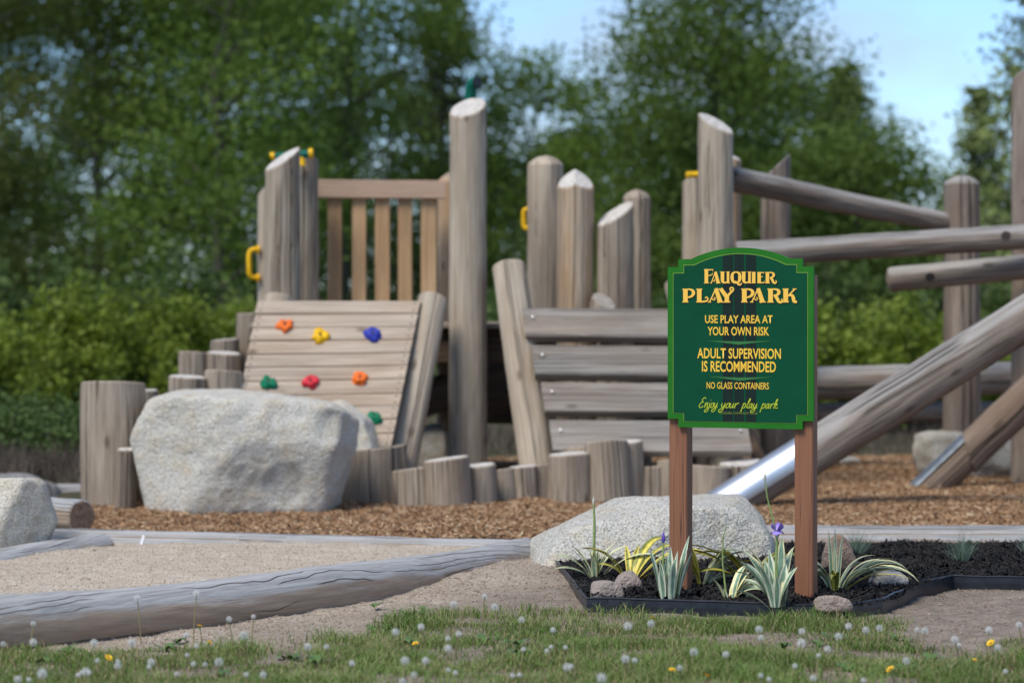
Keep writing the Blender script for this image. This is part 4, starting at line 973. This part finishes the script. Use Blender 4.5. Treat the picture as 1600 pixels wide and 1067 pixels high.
def budpart(t, p, h, r, mat, name='bud', d=(0, 0, 1)):
    mb = MB(); p = Vector(p); d = Vector(d).normalized()
    mb.tube([p, p+d*h*.25, p+d*h*.6, p+d*h], [r*.5, r, r*.8, r*.12], 8); return put(name, mb.mesh(name, [M[mat]]), (0, 0, 0), t)
t = plant('variegated_iris', 930, 905, 'iris clump with tall pale bud stalk at the left end of the bed',
          [(175, .30, 55, 75, .014, CM), (190, .22, 40, 60, .016, CM), (160, .20, 70, 40, .016, CM), (5, .24, 75, 60, .018, CM), (350, .36, 50, 70, .016, CM), (100, .18, 80, 20, .02, CM), (250, .16, 78, 25, .02, CM), (20, .16, 85, 10, .022, CM), (200, .12, 80, 15, .018, WM)], 301)
stalk(t, [(0, 0, 0), (-.006, 0, .15), (-.004, 0, .3), (-.008, 0, .385)], [.009, .008, .0065, .005]); budpart(t, (-.008, 0, .378), .045, .0075, 'bud')
plant('variegated_iris', 985, 912, 'arching yellow striped iris right of the tall bud stalk',
      [(15, .40, 62, 85, .026, YM), (10, .46, 55, 95, .026, YC), (0, .34, 45, 90, .022, YC), (165, .28, 70, 80, .024, YM), (20, .38, 48, 70, .020, CM), (150, .2, 60, 70, .022, YM), (350, .3, 30, 50, .022, YC), (60, .25, 70, 60, .02, YC)], 302)
t = plant('variegated_iris', 1045, 938, 'upright grey green iris with white edges left of the left sign post',
          [(180, .30, 84, 12, .028, WM), (0, .33, 83, 10, .028, WM), (200, .26, 86, 8, .030, WM), (20, .37, 80, 8, .026, WM), (160, .24, 88, 6, .030, WM), (340, .30, 78, 8, .028, WM), (270, .22, 86, 8, .030, WM), (90, .3, 88, 8, .03, WM), (240, .2, 82, 10, .026, WM), (185, .1, 60, 10, .02, WM), (300, .27, 84, 6, .028, WM)], 303, .035)
stalk(t, [(-.03, .02, 0), (-.025, .02, .2), (-.024, .02, .285)], .005); budpart(t, (-.024, .02, .275), .05, .010, 'petal_d', 'flower_bud')
plant('variegated_iris', 1098, 918, 'yellow iris arching between the left post and the boulder',
      [(175, .3, 80, 30, .026, YC), (5, .32, 72, 80, .024, CM), (20, .36, 62, 95, .024, CM), (0, .40, 35, 60, .028, YC), (150, .26, 80, 20, .026, YC), (350, .34, 70, 70, .022, CM), (185, .2, 70, 40, .022, YC), (10, .2, 50, 90, .02, CM)], 304)
t = plant('variegated_iris', 1140, 940, 'small cream striped iris at the front of the bed between the posts',
          [(180, .14, 65, 20, .03, CM), (5, .22, 70, 75, .032, CM), (350, .18, 60, 90, .03, CM), (15, .26, 78, 90, .026, CM), (340, .12, 25, 30, .024, CM), (200, .1, 80, 10, .02, WM)], 305)
stalk(t, [(-.01, .02, 0), (-.03, .03, .18), (-.03, .03, .30), (-.012, .03, .36)], [.005, .004, .0035, .002])
plant('variegated_iris', 1175, 918, 'large arching yellow iris behind the small cream one',
      [(170, .44, 50, 70, .028, YM), (175, .40, 62, 80, .026, YM), (165, .36, 72, 95, .026, YC), (180, .34, 40, 65, .028, YM), (10, .3, 60, 70, .024, YC), (190, .26, 75, 50, .028, CM), (0, .24, 70, 60, .022, YC), (20, .34, 66, 95, .024, CM)], 306)
t = plant('variegated_iris', 1215, 946, 'upright white edged iris with a violet flower left of the right post',
          [(150, .34, 66, 40, .034, WM), (165, .36, 74, 30, .034, WM), (180, .2, 40, 30, .02, WM), (20, .28, 84, 20, .034, WM), (0, .26, 80, 30, .032, WM), (100, .32, 85, 25, .034, WM), (140, .3, 62, 60, .032, WM), (350, .2, 78, 20, .03, WM), (270, .18, 84, 10, .03, WM), (200, .3, 70, 30, .03, WM), (60, .34, 78, 60, .034, CM), (120, .36, 80, 60, .03, CM)], 307, .04)
stalk(t, [(.0, .02, 0), (-.005, .02, .2), (.0, .02, .33)], [.008, .007, .006])
rp = random.Random(9); c0 = Vector((.0, .02, .345))
for q in range(6):
    a = q*math.pi/3+.3; me = leaf_mesh(a, .045, math.radians(45 if q % 2 else 12), math.radians(-35 if q % 2 else 95), .034, ('petal', 'petal', (0,)), rp, 0, -.3)
    put('petal', me, c0, t)
budpart(t, (0, .02, .315), .04, .011, 'bud', 'spathe')
stalk(t, [(.0, .03, .3), (-.02, .03, .40), (-.045, .03, .50), (-.055, .03, .58)], [.005, .004, .0035, .003]); budpart(t, (-.055, .03, .57), .04, .007, 'bud')
plant('variegated_iris', 1305, 925, 'cream striped iris drooping right of the right sign post',
      [(5, .34, 55, 85, .022, CM), (350, .44, 48, 95, .022, CM), (175, .26, 75, 90, .026, CM), (200, .22, 80, 110, .026, CM), (330, .36, 35, 50, .024, YC), (90, .3, 84, 10, .014, CM), (70, .34, 80, 15, .012, CM), (10, .24, 70, 100, .024, CM), (250, .2, 75, 110, .026, YM), (0, .3, 72, 90, .02, CM)], 308, .03)
def tuft(name, px, py, label, n, L, mat, seed, cat='grass tuft', parent=None):
    n = int(n*1.5); L *= 1.15
    rng = np.random.default_rng(seed); b = bedpt(px, py); vs = []; fs = []; tn = []
    for i in range(n):
        az = rng.uniform(0, 6.283); el = math.radians(rng.normal(66, 16)); l = L*rng.uniform(.6, 1.1); p = Vector((rng.normal(0, .018), rng.normal(0, .018), 0)); k0 = len(vs)
        hd = Vector((math.cos(az), math.sin(az), 0)); sd = Vector((-hd.y, hd.x, 0)); a2 = rng.uniform(0, 3.14); sd = sd*math.cos(a2)+Vector((0, 0, 1))*math.sin(a2)*.3
        for j in range(5):
            w = .0017*(1-j/4.2); vs += [p+sd*w, p-sd*w]; el2 = el-math.radians(38)*(j/4)**1.5; p = p+(hd*math.cos(el2)+Vector((0, 0, math.sin(el2))))*(l/4)
        tt = rng.beta(2, 2)
        for j in range(4): fs.append((k0+2*j, k0+2*j+1, k0+2*j+3, k0+2*j+2)); tn.append(tt)
    o = put(name, mesh_np(name, [tuple(v) for v in vs], fs, [M[mat]], tone=tn), b); return tag(o, label, cat, 'fescue tufts in the flower bed')
tuft('fescue_tuft', 1340, 868, 'blue green fescue tuft behind the reddish stone', 150, .17, 'fescue', 311)
tuft('fescue_tuft', 1503, 880, 'wide blue green fescue tuft alone on the black mulch', 170, .20, 'fescue', 312)
tuft('fescue_tuft', 1608, 868, 'fescue tuft cut by the right edge of the photo', 80, .16, 'fescue', 313)

# ------------------------------------------------------------------ lawn
bx = [-200, 0, 60, 130, 250, 430, 560, 600, 640, 700, 840, 880, 1000, 1230, 1330, 1400, 1470, 1600, 1800]
by = [1032, 1032, 1027, 1016, 1003, 1002, 996, 972, 958, 948, 948, 958, 962, 966, 972, 980, 1000, 1006, 1006]
n = 260000; y = 8.9+RNG.uniform(0, 1, n)*3.9; x = RNG.uniform(-1, 1, n)*(y*.195+.15)
px = x/y*F+800; lim = np.interp(px, bx, by)+5; Yl = F*CH/(lim-HOR)
dd = (Yl-y)+.75*(vnoise(x, y, 2.6, 21)-.5)+.35*(vnoise(x, y, 9, 22)-.5)
prob = np.clip(.25+dd*1.5, 0, 1)*(.10+.90*np.clip(2.8*vnoise(x, y, 4.2, 23)-.6, 0, 1))
bare = np.exp(-(((px-1180)/130)**2+((y-F*CH/(995-HOR))/.16)**2)); prob *= 1-.92*bare
kk = (RNG.uniform(0, 1, n) < prob*.9) & (dd > -.15) & (log_side(x, y) > .13); x, y, dd = x[kk], y[kk], dd[kk]
tall_ = (.016+.042*RNG.beta(1.6, 2.4, len(x)))*(1+.55*np.clip(.35-np.abs(dd-.15), 0, 1)*2)*(.5+1.0*vnoise(x, y, 2.8, 24))
z = zdirt(x, y)-.003; nb = len(x); az = RNG.uniform(0, 6.283, nb); ln = RNG.uniform(.2, 1.5, nb)
hd = np.stack([np.cos(az), np.sin(az), np.zeros(nb)], 1); sd = np.stack([-np.sin(az), np.cos(az), np.zeros(nb)], 1)
P0 = np.stack([x, y, z], 1); up = np.array([0, 0, 1.0]); w = (.0012+.0014*RNG.uniform(0, 1, nb))[:, None]; T = tall_[:, None]; ln = ln[:, None]
P1 = P0+up*T*.6+hd*T*ln*.25; P2 = P0+up*T+hd*T*ln
v = np.stack([P0-sd*w, P0+sd*w, P1-sd*w*.8, P1+sd*w*.8, P2], 1).reshape(-1, 3); b0 = (np.arange(nb)*5)[:, None]
tn = np.clip(.45*vnoise(x, y, 2.5, 25)+.1+.35*RNG.uniform(0, 1, nb), 0, .82); dry = RNG.uniform(0, 1, nb) < .10+.34*vnoise(x, y, 3.4, 26); tn[dry] = RNG.uniform(.86, 1, dry.sum())
me = mesh_np('lawn_grass', v, [b0+np.array([[0, 1, 3, 2]]), b0+np.array([[2, 3, 4]])], [M['grass']], tone=np.concatenate([tn, tn]))
tag(put('lawn_grass', me), 'short patchy green lawn across the bottom of the photo', 'grass', kind='stuff')
# broad weed leaves low in the lawn
mb = MB(); rw = random.Random(4)
for (a, b) in [(585, 990), (600, 985), (640, 966), (615, 975), (585, 950), (660, 962)]+[(rw.uniform(0, 1600), rw.uniform(1000, 1064)) for _ in range(26)]:
    c = G(a, b)
    for q in range(6):
        az = rw.uniform(0, 6.28); L = rw.uniform(.04, .08); h = Vector((math.cos(az), math.sin(az), 0)); s_ = Vector((-h.y, h.x, 0)); wv = L*.16
        p1_, p2_, p3_ = c+h*L*.3+Vector((0, 0, L*.35)), c+h*L*.7+Vector((0, 0, L*.5)), c+h*L+Vector((0, 0, L*.35))
        mb.add([c, p1_-s_*wv, p1_+s_*wv, p2_-s_*wv*1.2, p2_+s_*wv*1.2, p3_], [(0, 1, 2), (1, 3, 4, 2), (3, 5, 4)], 0, True)
tag(put('broadleaf_weeds', mb.mesh('broadleaf_weeds', [M['weed']])), 'flat dandelion leaves scattered through the lawn', 'weeds', kind='stuff')

# ------------------------------------------------------------------ dandelions
def puff_mesh(R, seed):
    rng = np.random.default_rng(seed); n = 100; i = np.arange(n); ph = np.arccos(1-2*(i+.5)/n); th = i*2.39996
    D = np.stack([np.sin(ph)*np.cos(th), np.sin(ph)*np.sin(th), np.cos(ph)], 1); D = D[D[:, 2] > -.86]; vs = []; fs = []; mi = []
    for d in D:
        d = Vector(d); u = d.orthogonal().normalized(); w = d.cross(u); k0 = len(vs); r = R*rng.uniform(.9, 1.05); tip = d*r
        vs += [u*.0007, u*-.0007, tip]; fs.append((k0, k0+1, k0+2)); mi.append(0)
        for q in range(5):
            a = q*1.2566+rng.uniform(0, 1); e = tip+(u*math.cos(a)+w*math.sin(a))*R*.25+d*R*.05; s_ = (u*-math.sin(a)+w*math.cos(a))*.0007; k0 = len(vs)
            vs += [tip+s_, tip-s_, e]; fs.append((k0, k0+1, k0+2)); mi.append(0)
    DD, Fc = ico(2); k0 = len(vs); vs += [Vector(p)*R*.26 for p in DD]; fs += [tuple(int(q)+k0 for q in f) for f in Fc]; mi += [1]*len(Fc)
    me = bpy.data.meshes.new('seed_head'); me.from_pydata(vs, [], fs); me.materials.append(M['fluff']); me.materials.append(M['dcore']); me.polygons.foreach_set('material_index', mi); me.update(); return me
def flower_mesh(R):
    mb = MB(); rf = random.Random(2)
    for rr, nn, el in ((R, 22, .12), (R*.8, 18, .45), (R*.5, 14, .8)):
        for q in range(nn):
            a = q*6.283/nn+rf.uniform(0, .2); d = Vector((math.cos(a)*math.cos(el), math.sin(a)*math.cos(el), math.sin(el))); s_ = Vector((-math.sin(a), math.cos(a), 0))*.0022
            mb.add([s_*.5, s_*-.5, d*rr-s_, d*rr*1.03, d*rr+s_], [(0, 1, 2, 3, 4)])
    mb.tube([(0, 0, -.012), (0, 0, 0), (0, 0, .004)], [.005, .008, .004], 8, 1)
    return mb.mesh('flower_head', [M['dyellow'], M['stalk']])
PUFF = [puff_mesh(.0185, 1), puff_mesh(.021, 2), puff_mesh(.015, 3)]; FLOW = flower_mesh(.019)
_stem = {}
def stem_mesh(h, k):
    key = (round(h, 2), k)
    if key not in _stem:
        mb = MB(); r_ = random.Random(k); a = r_.uniform(-.02, .02); b = r_.uniform(-.02, .02); h = key[0]
        mb.tube([(a*1.0, b, -.01), (a*.7, b*.5, h*.4), (a*.2, 0, h*.8), (0, 0, h)], [.003, .0027, .0025, .0023], 6); _stem[key] = mb.mesh('stem', [M['dstem']])
    return _stem[key]
puffs = [(215, 935), (52, 974), (52, 1003), (5, 1006), (147, 1004), (206, 1004), (307, 927), (358, 967), (396, 963), (66, 1052), (134, 1049), (236, 1034), (302, 1037), (342, 1034), (411, 1054), (28, 1061), (291, 992), (381, 992), (184, 1040),
 (481, 1010), (510, 1010), (618, 987), (658, 979), (757, 931), (709, 944), (773, 948), (717, 990), (700, 997), (700, 1013), (633, 1032), (665, 1032), (815, 968), (550, 1036), (629, 1064), (647, 1054),
 (864, 984), (1017, 974), (981, 978), (818, 1014), (1084, 1018), (1134, 1022), (940, 1059), (977, 1029), (992, 1031), (1186, 983), (1189, 996), (886, 1042), (1062, 1043),
 (1253, 986), (1374, 981), (1433, 984), (1445, 985), (1353, 984), (1252, 1004), (1293, 1014), (1416, 1032), (1242, 1040), (1492, 999), (1545, 984), (1310, 994), (1326, 978), (1559, 1011), (1592, 976), (1271, 1059)]
yel = [(312, 978), (327, 1003), (170, 1027), (649, 1005), (1020, 966), (1050, 1046), (1104, 1056), (1391, 1045), (1523, 1031), (1548, 1004)]
special = {(215, 935): 'tall dandelion seed head against the middle of the thick grey log', (307, 927): 'tallest dandelion seed head rising over the thick grey log', (358, 967): 'large round dandelion seed head before the right half of the thick log',
 (396, 963): 'dandelion seed head right of the large round one by the log', (52, 974): 'upper of two dandelion seed heads one above the other at left', (757, 931): 'highest dandelion seed head near the end of the thick log',
 (66, 1052): 'big blurred dandelion seed head in the lower left corner', (1017, 974): 'dandelion seed head beside a yellow flower before the edging'}
yspecial = {(312, 978): 'small yellow dandelion flower against the foot of the thick log', (327, 1003): 'wide yellow dandelion flower just below the small one', (1020, 966): 'yellow dandelion flower behind the seed head before the edging', (170, 1027): 'flat yellow dandelion flower at the lower left'}
rd = random.Random(77)
ORD = 'first second third fourth fifth sixth seventh eighth ninth tenth eleventh twelfth thirteenth fourteenth fifteenth sixteenth seventeenth eighteenth nineteenth twentieth'.split()
def ordinal(k): return ORD[k] if k < 20 else ('twenty-'+ORD[k-20] if k < 29 else ('thirtieth' if k == 29 else 'thirty-'+ORD[k-30]))
def rowname(b): return 'rear' if b < 990 else ('middle' if b < 1025 else 'front')
extra = [(rd.uniform(0, 1600), rd.uniform(1004, 1064)) for _ in range(26)]
rank = {}
for pool in (puffs+extra, yel):
    for rn in ('rear', 'middle', 'front'):
        for k_, q in enumerate(sorted(q for q in pool if rowname(q[1]) == rn)): rank[q] = k_
for i, (a, b) in enumerate(puffs+extra+yel):
    isy = i >= len(puffs)+len(extra); small = len(puffs) <= i < len(puffs)+len(extra)
    h = rd.uniform(.05, .11) if not isy else rd.uniform(.035, .07)
    if b < 1000: h = max(h, .10)
    if (a, b) in special: h = {(215, 935): .20, (307, 927): .21, (358, 967): .15, (396, 963): .15, (52, 974): .14, (757, 931): .15}.get((a, b), h)
    Y = F*(CH-h)/(b-HOR)
    while Y > 12.3: h += .01; Y = F*(CH-h)/(b-HOR)
    x = xat(a, Y)
    while log_side(x, Y) < .2 and x < 0: h += .008; Y = F*(CH-h)/(b-HOR); x = xat(a, Y)
    h = round(h, 2); Y = F*(CH-h)/(b-HOR); x = xat(a, Y)
    lab = (yspecial.get((a, b)) or 'yellow dandelion flower, %s from the left in the %s row of the lawn' % (ordinal(rank[(a, b)]), rowname(b))) if isy else (special.get((a, b)) or 'white dandelion seed head, %s from the left in the %s row of the lawn' % (ordinal(rank[(a, b)]), rowname(b)))
    t = thing('dandelion', (x, Y, 0), lab, 'dandelion', 'yellow dandelions in the lawn' if isy else 'dandelion seed heads in the lawn')
    put('stem', stem_mesh(h, i % 5), (0, 0, 0), t)
    o = put('flower_head' if isy else 'seed_head', FLOW if isy else PUFF[2 if small else i % 2], (0, 0, h), t)
    o.rotation_euler = (rd.uniform(-.4, .4)+(.3 if isy else 0), rd.uniform(-.4, .4), rd.uniform(0, 6))
    o.scale = (.62,)*3 if small else (rd.uniform(.55, .95),)*3

# ------------------------------------------------------------------ trees and bushes
def leaves_mesh(name, P, size, mat, rng, tone, flatn=None):
    n = len(P); d = rng.normal(0, 1, (n, 3)); d[:, 2] *= .7; d /= np.linalg.norm(d, axis=1)[:, None]
    s = np.cross(d, rng.normal(0, 1, (n, 3))); s /= np.linalg.norm(s, axis=1)[:, None]; L = size*rng.uniform(.6, 1.3, n)[:, None]
    v = np.stack([P-d*L*.5, P+s*L*.36, P+d*L*.5, P-s*L*.36], 1).reshape(-1, 3)
    return mesh_np(name, v, (np.arange(n)*4)[:, None]+np.array([[0, 1, 2, 3]]), [mat], tone=tone)
def tree(label, px, Y, h, rad, base, nleaf, mat, seed, leaf=.098, nclump=105, profile='oval', clump=.6, cat='tree', name='broadleaf_tree', nlow=0):
    nleaf = int(nleaf*2.1); rng = np.random.default_rng(seed); x0 = xat(px, Y); t = thing(name, (x0, Y, -.02), label, cat, 'trees behind the play area')
    hh = rng.uniform(0, 1, nclump*3)
    if profile == 'oval': env = np.sqrt(np.clip(1-(2*np.abs(hh-.42)/1.18)**2.2, 0, 1))
    elif profile == 'cone': env = (1-hh)**.75*.95+.06
    else: env = np.clip(1.1-hh, .15, 1)
    a = rng.uniform(0, 6.283, len(hh)); r = rad*env*np.sqrt(rng.uniform(.12, 1, len(hh)))*rng.uniform(.8, 1.12, len(hh))
    acc = rng.uniform(0, 1, len(hh)) < np.clip(env+.15, 0, 1)
    Cc = np.stack([r*np.cos(a), r*np.sin(a), base+hh*(h-base)], 1)[acc][:nclump]
    per = rng.multinomial(nleaf, rng.dirichlet(np.ones(len(Cc))*3)); cl = np.repeat(np.arange(len(Cc)), per)
    sg = clump*rng.uniform(.6, 1.25, len(Cc)); P = Cc[cl]+np.clip(rng.normal(0, .85, (len(cl), 3)), -1.5, 1.5)*sg[cl][:, None]*np.array([1, 1, .75]); P[:, 2] = np.maximum(P[:, 2], .1)
    tb = rng.uniform(.15, .75, len(Cc)); tone = np.clip(tb[cl]+rng.normal(0, .16, len(cl)), 0, 1)
    mb = MB(); k = max(.05, h*.010); top = h*.9; tr_ = [(0, 0, 0)]
    for q in range(1, 8): tr_.append((.1*rng.normal()*q/4, .1*rng.normal()*q/4, top*q/7))
    mb.tube(tr_, [k*(1.25 if q == 0 else 1-.85*q/7) for q in range(8)], 9)
    for ci in range(0, len(Cc), 3):
        c = Vector(Cc[ci]); zq = max(.4, c.z-(.4+.35*math.hypot(c.x, c.y))); f = min(zq/top*7, 6.99); i0 = int(f); b0_ = Vector(tr_[i0]).lerp(Vector(tr_[i0+1]), f-i0)
        m_ = b0_.lerp(c, .5)+Vector((0, 0, .12)); rr = k*(.42*(1-.7*f/7)+.06); mb.tube([b0_, m_, c], [rr, rr*.6, rr*.2], 5, cap=False)
    put('trunk', mb.mesh('trunk', [M['bark']]), (0, 0, 0), t)
    put('crown', leaves_mesh('crown', P, leaf, M[mat], rng, tone), (0, 0, 0), t)
    return t
def conifer(label, px, Y, h, rad, base, mat, seed, den=1.0, droop=.15):
    rng = np.random.default_rng(seed); t = thing('conifer_tree', (xat(px, Y), Y, -.02), label, 'tree', 'trees behind the play area')
    mb = MB(); k = h*.013; mb.tube([(0, 0, 0), (0, 0, h*.5), (0, 0, h)], [k, k*.6, k*.08], 8); PP = []; TT = []
    z = base
    while z < h*.985:
        f = (z-base)/(h-base); L0 = rad*(1-f)**.8+.12; nb_ = int(5+rng.integers(0, 3))
        for q in range(nb_):
            az = rng.uniform(0, 6.283); L = L0*rng.uniform(.6, 1.1); d = np.array([math.cos(az), math.sin(az), 0]); up_ = rng.uniform(.05, .4)
            e = np.array([0, 0, z])+d*L+np.array([0, 0, L*(up_-droop)]); mb.tube([(0, 0, z), tuple((np.array([0, 0, z])+e)/2+np.array([0, 0, -.03*L])), tuple(e)], [k*.25, k*.16, k*.05], 4, cap=False)
            m_ = int(150*den*L/rad+20); s = np.sqrt(rng.uniform(.04, 1, m_)); pt = np.array([0, 0, z])+np.outer(s, e-np.array([0, 0, z]))+rng.normal(0, 1, (m_, 3))*np.array([.14, .14, .08])*(L0/rad+.35)
            PP.append(pt); TT.append(np.clip(rng.uniform(.2, .7)+rng.normal(0, .15, m_), 0, 1))
        z += rng.uniform(.16, .34)*(h/8)
    P = np.concatenate(PP); put('trunk', mb.mesh('trunk', [M['bark']]), (0, 0, 0), t)
    put('crown', leaves_mesh('crown', P, .11, M[mat], rng, np.concatenate(TT)), (0, 0, 0), t)
# front row
tree('leafy tree filling the far left edge of the photo', -40, 46, 10.5, 3.1, .6, 17000, 'leaf_o', 401)
tree('dense leafy tree left of the play tower, second from the left edge', 150, 49, 11.5, 2.9, .8, 16000, 'leaf_a', 402)
tree('leafy tree just left of the toy telescope', 345, 45, 10.5, 2.7, 1.0, 15000, 'leaf_b', 403)
tree('leafy tree behind the cedar railing', 540, 50, 10.5, 2.9, .8, 15000, 'leaf_a', 404)
conifer('dark spruce rising behind the tallest post', 690, 54, 9.0, 1.7, 1.0, 'needle_d', 405, .6)
tree('rounded lower tree right of the tallest post', 840, 50, 6.0, 1.55, .6, 8500, 'leaf_b', 406, nclump=70, clump=.42)
tree('large broad tree above the sign', 1120, 46, 9.6, 3.0, .7, 22000, 'leaf_a', 407, profile='cone2', nclump=150)
conifer('small spire topped conifer at the right shoulder of the large tree', 1322, 49, 5.9, 1.3, .8, 'needle', 408, .7)
tree('bushy low tree below the right shoulder of the large tree', 1345, 44, 4.3, 1.25, .4, 7500, 'leaf_a', 409, nclump=60, clump=.4)
conifer('loose pine between the two right climber posts', 1530, 47, 5.3, 1.0, .7, 'needle', 410, .34, -.15)
conifer('tall pine cut by the right edge of the photo', 1632, 43, 8.3, 1.55, 1.0, 'needle', 411, .32, -.2)
# rear row
rear = [(-90, 62, 9, 'pale gapped tree in the rear row at far left'), (70, 66, 9, 'rear row tree behind the second tree from left'), (250, 62, 8.5, 'rear row tree left of the grab handle'), (430, 68, 9, 'rear row tree behind the toy telescope'), (620, 64, 8.5, 'rear row tree right of the railing'),
        (770, 66, 4.9, 'rear row tree right behind the tallest post'), (930, 62, 5.2, 'rear row tree between the round tree and the large tree'), (1060, 66, 7.5, 'rear row tree behind the left of the large tree'), (1230, 64, 7.0, 'rear row tree behind the right of the large tree'), (1410, 68, 4.6, 'low rear tree right of the large tree')]
for i, (a, b, c, lab) in enumerate(rear):
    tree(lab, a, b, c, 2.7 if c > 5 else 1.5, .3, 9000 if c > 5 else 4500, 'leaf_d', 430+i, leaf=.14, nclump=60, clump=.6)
def bush(label, px, Y, h, rad, nleaf, mat, seed, leaf=.075, lift=.25, grp='bushes behind the play area', dep=None):
    rng = np.random.default_rng(seed); t = thing('bush', (xat(px, Y), Y, -.02), label, 'bush', grp); mb = MB(); PP = []; TT = []
    ns = int(46*rad)
    for q in range(ns):
        a = rng.uniform(0, 6.283); r = rad*math.sqrt(rng.uniform(0, 1)); hh = h*(1-.55*(r/rad)**2)*rng.uniform(.72, 1.08)
        b0_ = np.array([r*.55*math.cos(a), r*.55*math.sin(a), 0]); e = np.array([r*math.cos(a), r*math.sin(a), hh])
        m_ = (b0_+e)/2+np.array([0, 0, hh*.1]); mb.tube([tuple(b0_), tuple(m_), tuple(e)], [.014, .009, .003], 5, cap=False)
        k = int(nleaf/ns); s = lift+(1-lift)*rng.beta(2.4, 1.2, k); pt = (1-s)[:, None]**2*b0_+2*(s*(1-s))[:, None]*m_+(s**2)[:, None]*e
        PP.append(pt+rng.normal(0, .10, (k, 3))*np.array([1, 1, .8])); TT.append(np.clip(rng.uniform(.2, .8)+rng.normal(0, .16, k), 0, 1))
    P = np.concatenate(PP); P[:, 2] = np.maximum(P[:, 2], .04); put('stems', mb.mesh('stems', [M['bark']]), (0, 0, 0), t)['kind'] = 'stuff'
    put('foliage', leaves_mesh('foliage', P, leaf, M[mat], rng, np.concatenate(TT)), (0, 0, 0), t)
for i, (a, b, c, d, lab) in enumerate(((-20, 30, 1.45, 1.15, 'bright green bush at the far left edge'), (130, 31, 1.62, 1.2, 'bright green bush above the cream boulder'), (270, 32, 1.55, 1.1, 'bright green bush left of the stepped stumps'), (370, 34, 1.35, 1.0, 'green bush behind the left tower posts'))):
    bush(lab, a, b, c, d, 12000, 'bush', 460+i, lift=.2)
for i, (a, b, c, d, lab) in enumerate(((1310, 30, 1.45, .9, 'bright green bush right beside the sign board'), (1400, 31, 1.6, .95, 'bright green bush between the slide and the beams'), (1500, 32, 1.25, .9, 'green bush behind the thick climber post'), (1610, 31, 1.3, .9, 'green bush at the right edge behind the slide'), (1215, 33, 1.25, .9, 'green bush hidden behind the sign board'))):
    bush(lab, a, b, c, d, 11000, 'bush', 470+i, lift=.05)
for i, (a, b, c, d, lab) in enumerate(((480, 37, 1.5, 1.3, 'dark shrub behind the climbing wall'), (640, 38, 1.5, 1.3, 'dark shrub below the railing'), (790, 37, 1.5, 1.2, 'dark shrub right of the tallest post'), (930, 38, 1.6, 1.3, 'dark shrub behind the slatted ramp'), (1070, 37, 1.5, 1.2, 'dark shrub left of the sign'),
        (60, 39, 2.2, 1.8, 'tall dark shrub behind the left bushes'), (270, 40, 2.3, 1.8, 'tall dark shrub behind the stepped stumps'), (1450, 40, 2.0, 1.6, 'tall dark shrub behind the right bushes'), (1270, 40, 2.2, 1.6, 'tall dark shrub right behind the sign'), (1620, 39, 1.9, 1.5, 'tall dark shrub at the right edge'))):
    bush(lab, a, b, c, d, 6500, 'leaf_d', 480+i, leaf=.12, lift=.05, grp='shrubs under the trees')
for i, (a, b, c, d, lab) in enumerate(((-40, 25.2, .5, .8, 'low dark shrub behind the grey rock at the left edge'), (40, 26.2, .55, .8, 'low dark shrub above the cream boulder'), (115, 25.0, .45, .7, 'low dark shrub left of the widest stump'), (190, 26.5, .55, .8, 'low dark shrub behind the widest stump'))):
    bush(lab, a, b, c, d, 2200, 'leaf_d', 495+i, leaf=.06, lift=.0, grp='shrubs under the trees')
# rough dry stems and grass along the far edge
x = RNG.uniform(-8, 9, 15000); y = RNG.uniform(25.2, 30, 15000); lf = RNG.uniform(0, 1, 15000) < .35; x = np.where(lf, RNG.uniform(-6, -2.9, 15000), x); y = np.where(lf, RNG.uniform(21.2, 26, 15000), y); hgt = RNG.uniform(.08, .32, 15000)*(.4+vnoise(x, y, 1.2, 31)); az = RNG.uniform(0, 6.283, 15000)
P0 = np.stack([x, y, np.full(15000, -.02)], 1); sd = np.stack([np.cos(az), np.sin(az), 0*az], 1)*.006; tip = P0+np.stack([RNG.normal(0, .08, 15000), RNG.normal(0, .08, 15000), hgt], 1)
me = mesh_np('rough_grass', np.stack([P0-sd, P0+sd, tip], 1).reshape(-1, 3), (np.arange(15000)*3)[:, None]+np.array([[0, 1, 2]]), [M['twig']], tone=RNG.uniform(0, 1, 15000))
tag(put('dry_stems', me), 'dry brown stems and litter beyond the bark chips', 'dry stems', kind='stuff')
